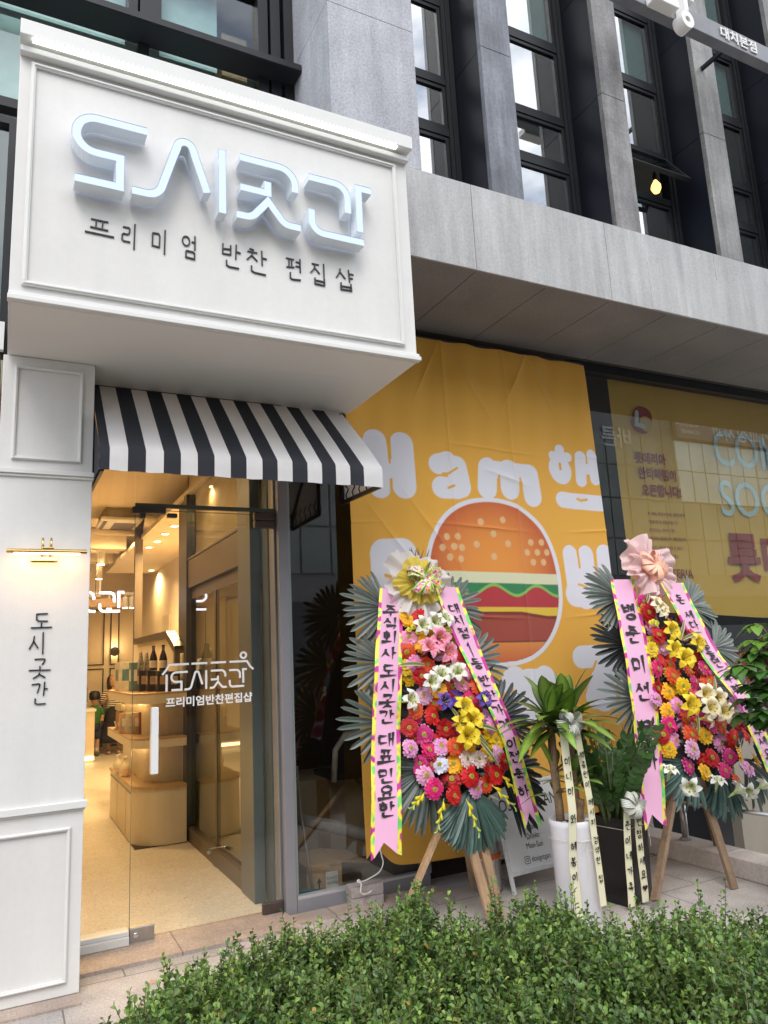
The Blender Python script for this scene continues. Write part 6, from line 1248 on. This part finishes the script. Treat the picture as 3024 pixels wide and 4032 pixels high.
# black square pot with glossy zz plant
zp = empty('zz_plant', (3.36, 3.63, 0), 'dark glossy plant in a square black pot between corn plant and wreath', 'potted plant')
q4 = [(3.255,3.485),(3.495,3.54),(3.45,3.775),(3.21,3.72)]; cx4 = sum(p[0] for p in q4)/4; cy4 = sum(p[1] for p in q4)/4
def q4at(s, z): return [(cx4+(x-cx4)*s, cy4+(y-cy4)*s, z) for x, y in q4]
m = MB(); rings = [q4at(.90,.002),q4at(.985,.45),q4at(1.0,.452),q4at(1.0,.482),q4at(.93,.482),q4at(.92,.44)]; m.add([p for r in rings for p in r], [(0,3,2,1)]+[(4*i+k, 4*i+(k+1)%4, 4*i+4+(k+1)%4, 4*i+4+k) for i in range(5) for k in range(4)]+[(20,21,22,23)]); part(m, 'pot', mat('pot_black', (.010,.010,.012), .32, coat=.2), zp, bevel=.003)
m = MB(); m.add(q4at(.915,.4445), [(0,1,2,3)]); part(m, 'soil', soil, zp)
m = MB(); 
for k in range(10):
    s_ = random.uniform(.014,.026); xx, yy = cx4+random.uniform(-.09,.09), cy4+random.uniform(-.09,.09); m.lathe([(.2,-.8),(.9,-.3),(1,.2),(.5,.8)], (0,0,0), 8); m.v[-32:] = [(xx+x*s_, yy+y*s_, .458+z*s_*.6) for x, y, z in m.v[-32:]]
part(m, 'pebble', pebble, zp, smooth=True)
m, ms_ = MB(), MB(); random.seed(33)
for k in range(19):
    t = k*2.399; r0 = .02+.07*random.random(); h = random.uniform(.38,.60); sp_ = random.uniform(.05,.17); b0 = Vector((cx4-.03+r0*math.cos(t), cy4+r0*math.sin(t), .44)); d = Vector((math.cos(t)*sp_, math.sin(t)*sp_, h)); pts = [b0+d*f+Vector((math.cos(t),math.sin(t),0))*(.05*f*f) for f in np.linspace(0,1,7)]
    ms_.tube(pts, [.013,.012,.010,.008,.006,.005,.003], 8, 0, (.07,.095,.03)); az = Vector((-math.sin(t+k),math.cos(t+k),.0)); axis = d.normalized()
    for i in range(11):
        f = .22+.78*i/10.5; p = pts[0].lerp(pts[-1], f)+Vector((math.cos(t),math.sin(t),0))*(.05*f*f); b3 = random.uniform(.6,1.3); gl = (.036*b3,.085*b3,.020*b3)
        for s_ in (-1, 1): leaf_blade(m, p, az*s_*.8+axis*.75+Vector((random.uniform(-.2,.2),random.uniform(-.2,.2),0)), axis.cross(az), random.uniform(.062,.088)*(1.05-.35*f), .021, gl, tuple(x*1.15 for x in gl), .08, 5, .1)
    leaf_blade(m, pts[-1], axis, az, .07, .02, (.02,.06,.018), (.025,.07,.02), .0, 5)
zf = part(m, 'foliage', mat('leaf_gloss', rough=.2, attr=True, var=(25,.1)), zp, smooth=True, fix=False); part(ms_, 'stem', leaf_m, zp, smooth=True)
striped_bow(zp, (3.285,3.43,.575), .105, 7, (.30,.31,.27))
strip(zp, [(3.246,3.435,.56),(3.242,3.455,.40),(3.238,3.462,.2),(3.238,3.47,.02)], .054, '준이네가족', .046, .0064, .10, .083)
strip(zp, [(3.335,3.435,.56),(3.352,3.478,.40),(3.358,3.482,.2),(3.362,3.486,.02)], .054, '번창하세요♥', .044, .0062, .10, .0735)
m = MB(); r4 = [Vector(p) for p in q4at(1.012,.425)]; m.tube(r4+[r4[0]], .0018, 5); m.tube([(3.498,3.535,.425),(3.52,3.52,.41),(3.515,3.52,.36),(3.50,3.53,.42),(3.485,3.525,.36),(3.48,3.52,.30)], .0018, 5); part(m, 'cord', mat('cord', (.60,.55,.50), .7), zp)
# green shrub in a pot at the right edge
tp = empty('umbrella_tree', (4.12, 2.98, 0), 'bright green leafy potted tree leaning in at the right edge', 'potted plant')
m = MB(); m.lathe([(.13,.002),(.17,.40),(.18,.42),(.165,.42),(.16,.39),(.01,.385)], (4.14,2.98,0), 32); part(m, 'pot', mat('pot_grey', (.22,.22,.22), .5), tp, smooth=True)
m = MB(); m.tube([(4.14,2.98,.38),(4.12,2.97,.8),(4.08,3.0,1.2),(4.05,3.02,1.5)], [.02,.017,.014,.008], 10); random.seed(8); q = MB()
for k in range(46):
    z = random.uniform(1.0,1.56); t = random.uniform(0,6.28); Lb = random.uniform(.08,.30)*(1.0 if z < 1.4 else .95); b0 = Vector((4.09,2.99,z-.06)); e0 = b0+Vector((math.cos(t)*Lb, math.sin(t)*Lb*.7, random.uniform(.0,.14))); m.tube([b0, b0.lerp(e0,.5)+Vector((0,0,.03)), e0], [.006,.004,.0025], 6)
    for i in range(7):
        a_ = t+R(-110+36*i)+random.uniform(-.2,.2); b3 = random.uniform(.6,1.35); top = max(0,(z-1.3))*1.5; gl = ((.045+.14*top)*b3,(.12+.20*top)*b3,.022*b3)
        leaf_blade(q, e0, (math.cos(a_), math.sin(a_), random.uniform(-.2,.35)), (0,0,1), random.uniform(.085,.13), .034, gl, tuple(x*1.1 for x in gl), .45, 6, .15)
part(m, 'branch', bark, tp, smooth=True); part(q, 'foliage', leaf_m, tp, smooth=True, fix=False)

# ============================================================ A-FRAME BOARD, BUCKET, BRICKS, CABLE
ab = empty('sandwich_board', (3.2, 4.12, 0), 'white standing menu board with thin black lettering behind the wreath', 'sign board')
A = Vector((2.86,4.08,0)); Bv = Vector((3.40,4.12,0)); U = (Bv-A).normalized(); Nn = Vector((U.y,-U.x,0)); Vv = (Vector((0,0,1))+(-Nn)*.24).normalized(); fa = frame(A, U, Vv, Nn); WB = (Bv-A).length
m = MB()
for u0, u1, v0, v1 in ((0,.022,0,.64),(WB-.022,WB,0,.64),(.022,WB-.022,.10,.125),(.022,WB-.022,.62,.64)): m.prism([(u0,v0),(u1,v0),(u1,v1),(u0,v1)], fa, -.011, .011)
part(m, 'frame', mat('board_frame', (.55,.55,.55), .5, var=((8,.1),(40,.08))), ab, bevel=.003)
m = MB(); m.prism([(.022,.125),(WB-.022,.125),(WB-.022,.62),(.022,.62)], fa, -.006, .004); part(m, 'panel', mat('board_white', (.66,.66,.65), .5, var=((3,.05),(20,.03))), ab)
m = MB(); font_on(m, 'DOSIGOTGAN', fa, .245, .475, .105, .006, sx=.82); 
for tx, v in (('Banchan',.40),('Salad',.345),('Drinks',.29),('Mon-Sun',.235)): font_on(m, tx, fa, .25, v, .05, .006, sx=.80)
font_on(m, 'dosigotgan', fa, .20, .158, .046, .006, 'LEFT', sx=.80)
for c_, r in (((.165,.173),.021),): 
    rr4 = fillet([(c_[0],c_[1]+r),(c_[0]+r,c_[1]+r),(c_[0]+r,c_[1]-r),(c_[0]-r,c_[1]-r),(c_[0]-r,c_[1]+r),(c_[0],c_[1]+r)], .009, 5); pen(m, rr4, .0035, fa, .006); pen(m, ring(c_[0], c_[1], .0095, .0095, 16), .0033, fa, .0065); pen(m, [(c_[0]+.012,c_[1]+.012),(c_[0]+.0125,c_[1]+.0125)], .004, fa, .0068)
part(m, 'lettering', ink, ab)
m = MB(); fb3 = frame(A+Vector((0,.33,0)), U, (Vector((0,0,1))+Nn*.24).normalized(), Nn)
for u0, u1, v0, v1 in ((0,.022,0,.64),(WB-.022,WB,0,.64),(.022,WB-.022,.125,.62)): m.prism([(u0,v0),(u1,v0),(u1,v1),(u0,v1)], fb3, -.008, .006)
part(m, 'rear_panel', white_trim, ab)
bk = empty('paint_can', (2.93, 4.34, 0), 'shiny silver can with an orange rim behind the menu board', 'can')
m = MB(); m.lathe([(.085,.002),(.092,.006),(.088,.02),(.090,.19),(.094,.195),(.094,.2)], (2.80,4.26,0), 28); part(m, 'can_body', mat('can_silver', (.62,.60,.58), .25, metal=.9, bump=(9,.25)), bk, smooth=True); m = MB(); m.lathe([(.0955,.2005),(.0955,.222),(.088,.223)], (2.80,4.26,0), 28); part(m, 'rim', mat('can_orange', (.62,.11,.015), .4), bk); m = MB(); m.lathe([(.084,.2235),(.083,.33),(.078,.335)], (2.80,4.26,0), 24); part(m, 'clear_sleeve', mat('dusty_plastic', (.26,.24,.23), .5), bk)
brick_m = mat('concrete_brick', (.40,.345,.33), .9, var=((40,.18),(6,.1),(150,.2)), bump=(120,.5))
for k, (z, rz, lb) in enumerate(((.0,.10,'lower grey paving brick under the cable by the window'),(.062,.055,'upper grey paving brick with a white cable tied round it'))):
    o = empty('brick', (2.03, 4.455-.0*k, z+.0005), lb, 'brick', 'two stacked paving bricks', (0,0,-rz)); q = MB(); q.box(-.105,.105,-.05,.05,0,.061); b5 = q.build('block', brick_m, o, bevel=.005); q = MB(); q.box(-.104,.104,-.049,.049,.0612,.0616); 
    for k2 in range(5): q.lathe([(.001,.0),(.004,.002),(.002,.004)], (random.uniform(-.09,.09),random.uniform(-.04,.04),.0617), 6)
    q.build('chipped_face', brick_m, o)
cb = MB(); cpts = [(2.145,4.46,.34),(2.15,4.45,.27),(2.155,4.44,.225),(2.12,4.42,.185),(2.06,4.41,.165),(1.99,4.40,.153),(1.965,4.395,.168),(1.955,4.392,.160),(1.975,4.388,.150),(1.972,4.385,.12),(1.97,4.384,.10),(1.99,4.386,.085),(2.03,4.388,.088),(2.045,4.388,.10)]
sm = smooth_path([(0,0)], 0); V3 = [Vector(p) for p in cpts]; dense = []
for i in range(len(V3)-1):
    p0, p1, p2, p3 = V3[max(i-1,0)], V3[i], V3[i+1], V3[min(i+2,len(V3)-1)]
    for t in np.linspace(0,1,6)[:-1]: dense.append(.5*((2*p1)+(p2-p0)*t+(2*p0-5*p1+4*p2-p3)*t*t+(-p0+3*p1-3*p2+p3)*t**3))
cb.tube(dense, .0045, 8); tag(cb.build('cable', mat('cable_white', (.72,.71,.68), .5), smooth=True), 'thin white cable hanging from the banner to the bricks', 'cable')

# ============================================================ HEDGE
hg = empty('box_hedge', (1.3, 2.0, 0), 'low ragged box hedge of small green leaves in front of the shop', 'hedge')
back = np.array([(-.2,1.9),(.05,2.2),(.25,2.52),(.48,2.79),(.72,2.93),(1.15,3.10),(1.5,2.93),(1.97,2.62),(2.37,2.40),(2.62,2.26),(3.3,2.05),(4.2,1.9)])
def back_y(x): return np.interp(x, back[:,0], back[:,1])
nrng = np.random.default_rng(5)
def hnoise(x, y): return .045*np.sin(x*5.1+y*2.3)+.04*np.sin(x*9.7-y*7.1+1)+.034*np.sin(x*17+y*13+2)+.026*np.sin(x*31-y*27)
N0 = 14500
sx_ = nrng.uniform(-.15, 4.0, N0*4); sy_ = nrng.uniform(.95, 3.15, N0*4); by = back_y(sx_); keep = (sy_ < by+nrng.normal(0,.025,N0*4)) & (sy_ > .95) & (sx_ < sy_*1.45+.6)
sx_, sy_, by = sx_[keep][:N0], sy_[keep][:N0], by[keep][:N0]
edge = np.clip((by-sy_)/.22, 0, 1); top = .485+hnoise(sx_, sy_)-.16*(1-edge)**2
depth_ = nrng.random(len(sx_))**1.7*.30
tall = nrng.random(len(sx_)) < .06
base = np.stack([sx_, sy_, np.maximum(.03, top-depth_-.10)], 1)
# the flank seen over the back edge needs shoots all the way down
fx = nrng.uniform(.0, 3.6, 1500); fy = back_y(fx)-nrng.random(1500)*.16; fz_ = nrng.uniform(.02,.36,1500)
base = np.concatenate([base, np.stack([fx, fy, fz_], 1)]); tall = np.concatenate([tall, np.zeros(1500, bool)])
n = len(base); az = nrng.uniform(0, 2*np.pi, n); lean = np.abs(nrng.normal(0, .38, n)); lean[-1500:] += .35; az[-1500:] = nrng.normal(np.pi/2, .9, 1500)
dirv = np.stack([np.cos(az)*np.sin(lean), np.sin(az)*np.sin(lean), np.cos(lean)], 1); Ls = nrng.uniform(.07, .15, n); Ls[tall] *= nrng.uniform(1.25, 1.9, tall.sum())
tone = nrng.random(n); young = nrng.random(n)**2
LV, LF, LCc = [], [], []; ST = MB(); off = 0
tmpl = np.array([(0,0,0),(.30,.33,.05),(.70,.33,.06),(1,0,-.02),(.70,-.33,.06),(.30,-.33,.05)]); tf = np.array([(0,1,2,3),(0,3,4,5)])
allV, allC = [], []
for j in range(13):
    f = .12+.88*j/12; ll = nrng.uniform(.0165,.0265, n)*(1.0-.25*abs(f-.55))*(.75 if j == 12 else 1); pos = base+dirv*(Ls*f)[:,None]; a2 = az*0+nrng.uniform(0, 2*np.pi, n) if j % 2 == 0 else a2+np.pi+nrng.normal(0,.3,n)
    perp = np.stack([np.cos(a2), np.sin(a2), np.zeros(n)], 1); perp -= dirv*(perp*dirv).sum(1, keepdims=True); perp /= np.linalg.norm(perp, axis=1, keepdims=True); up_ = nrng.uniform(.35, 1.0, n) if j < 12 else np.full(n, 3.0)
    ld_ = perp+dirv*up_[:,None]; ld_ /= np.linalg.norm(ld_, axis=1, keepdims=True); side = np.cross(dirv, ld_)+nrng.normal(0,.25,(n,3)); side -= ld_*(side*ld_).sum(1, keepdims=True); side /= np.linalg.norm(side, axis=1, keepdims=True)+1e-9; nr = np.cross(ld_, side)
    v = pos[:,None,:]+ll[:,None,None]*(tmpl[None,:,0:1]*ld_[:,None,:]+tmpl[None,:,1:2]*side[:,None,:]*.95+tmpl[None,:,2:3]*nr[:,None,:]*2.2)
    allV.append(v.reshape(-1,3)); y_ = np.clip(young*.9+.25*(f-.6)+nrng.normal(0,.12,n), 0, 1)[:,None]
    c_ = np.array([.070,.150,.036])*(1-y_)+np.array([.25,.39,.075])*y_; c_ = c_*nrng.uniform(.65,1.25,(n,1)); odd = nrng.random(n) < .004; c_[odd] = (.42,.26,.05)
    allC.append(np.repeat(c_, 6, 0))
V = np.concatenate(allV)-np.array([1.3,2.0,0]); Cc = np.concatenate(allC); nl = len(V)//6; F = (np.arange(nl)[:,None,None]*6+tf[None]).reshape(-1,4)
np_mesh('foliage', V, F, mat('hedge_leaf', rough=.36, attr=True, trans=.22), Cc, hg)
a3 = base; b3_ = base+dirv*Ls[:,None]; w3 = .0016; o1 = np.array([w3,0,0]); o2 = np.array([0,w3,0]); SV = np.stack([a3-o1,a3+o1,b3_+o1*.6,b3_-o1*.6,a3-o2,a3+o2,b3_+o2*.6,b3_-o2*.6],1).reshape(-1,3)-np.array([1.3,2.0,0]); SF = (np.arange(n)[:,None,None]*8+np.array([(0,1,2,3),(4,5,6,7)])[None]).reshape(-1,4); np_mesh('twig', SV, SF, mat('twig', (.17,.15,.07), .8), None, hg)
m = MB()
for k in range(150):
    x = random.uniform(.1,3.4); y = float(back_y(x))-random.uniform(.08,1.1); 
    if y < 1.0: continue
    d = Vector((random.uniform(-.15,.15), random.uniform(-.15,.15), .30)); m.tube([(x,y,0),Vector((x,y,0))+d*.5,Vector((x,y,0))+d], [.006,.005,.003], 5)
part(m, 'trunk', mat('hedge_wood', (.09,.065,.045), .9), hg)
m = MB(); pts = [(x, float(back_y(x))+.06) for x in np.linspace(-.1,4.2,30)]; m.add([(x,y,.004) for x, y in pts]+[(x,.3,.004) for x, y in pts], [(i, i+1, 30+i+1, 30+i) for i in range(29)]); tag(m.build('planting_bed', soil, fix=False), kind='structure')
# fallen leaves on the paving
for k, (x, y, s_) in enumerate(((1.62,3.62,.05),(2.05,3.9,.09),(.70,4.02,.02))):
    q = MB(); q.add([(x-s_,y,.012),(x-.3*s_,y+.5*s_,.02),(x+s_,y+.1*s_,.014),(x+.2*s_,y-.5*s_,.018)], [(0,1,2,3)]); tag(q.build('fallen_leaf', mat('dry_leaf', (.48,.22,.07), .8, var=(20,.2)), fix=False), ['small orange dry leaf on the paving by the window post','large orange dry leaf on the paving below the wreath','tiny yellow leaf on the threshold under the door'][k], 'leaf')
random.seed(1)
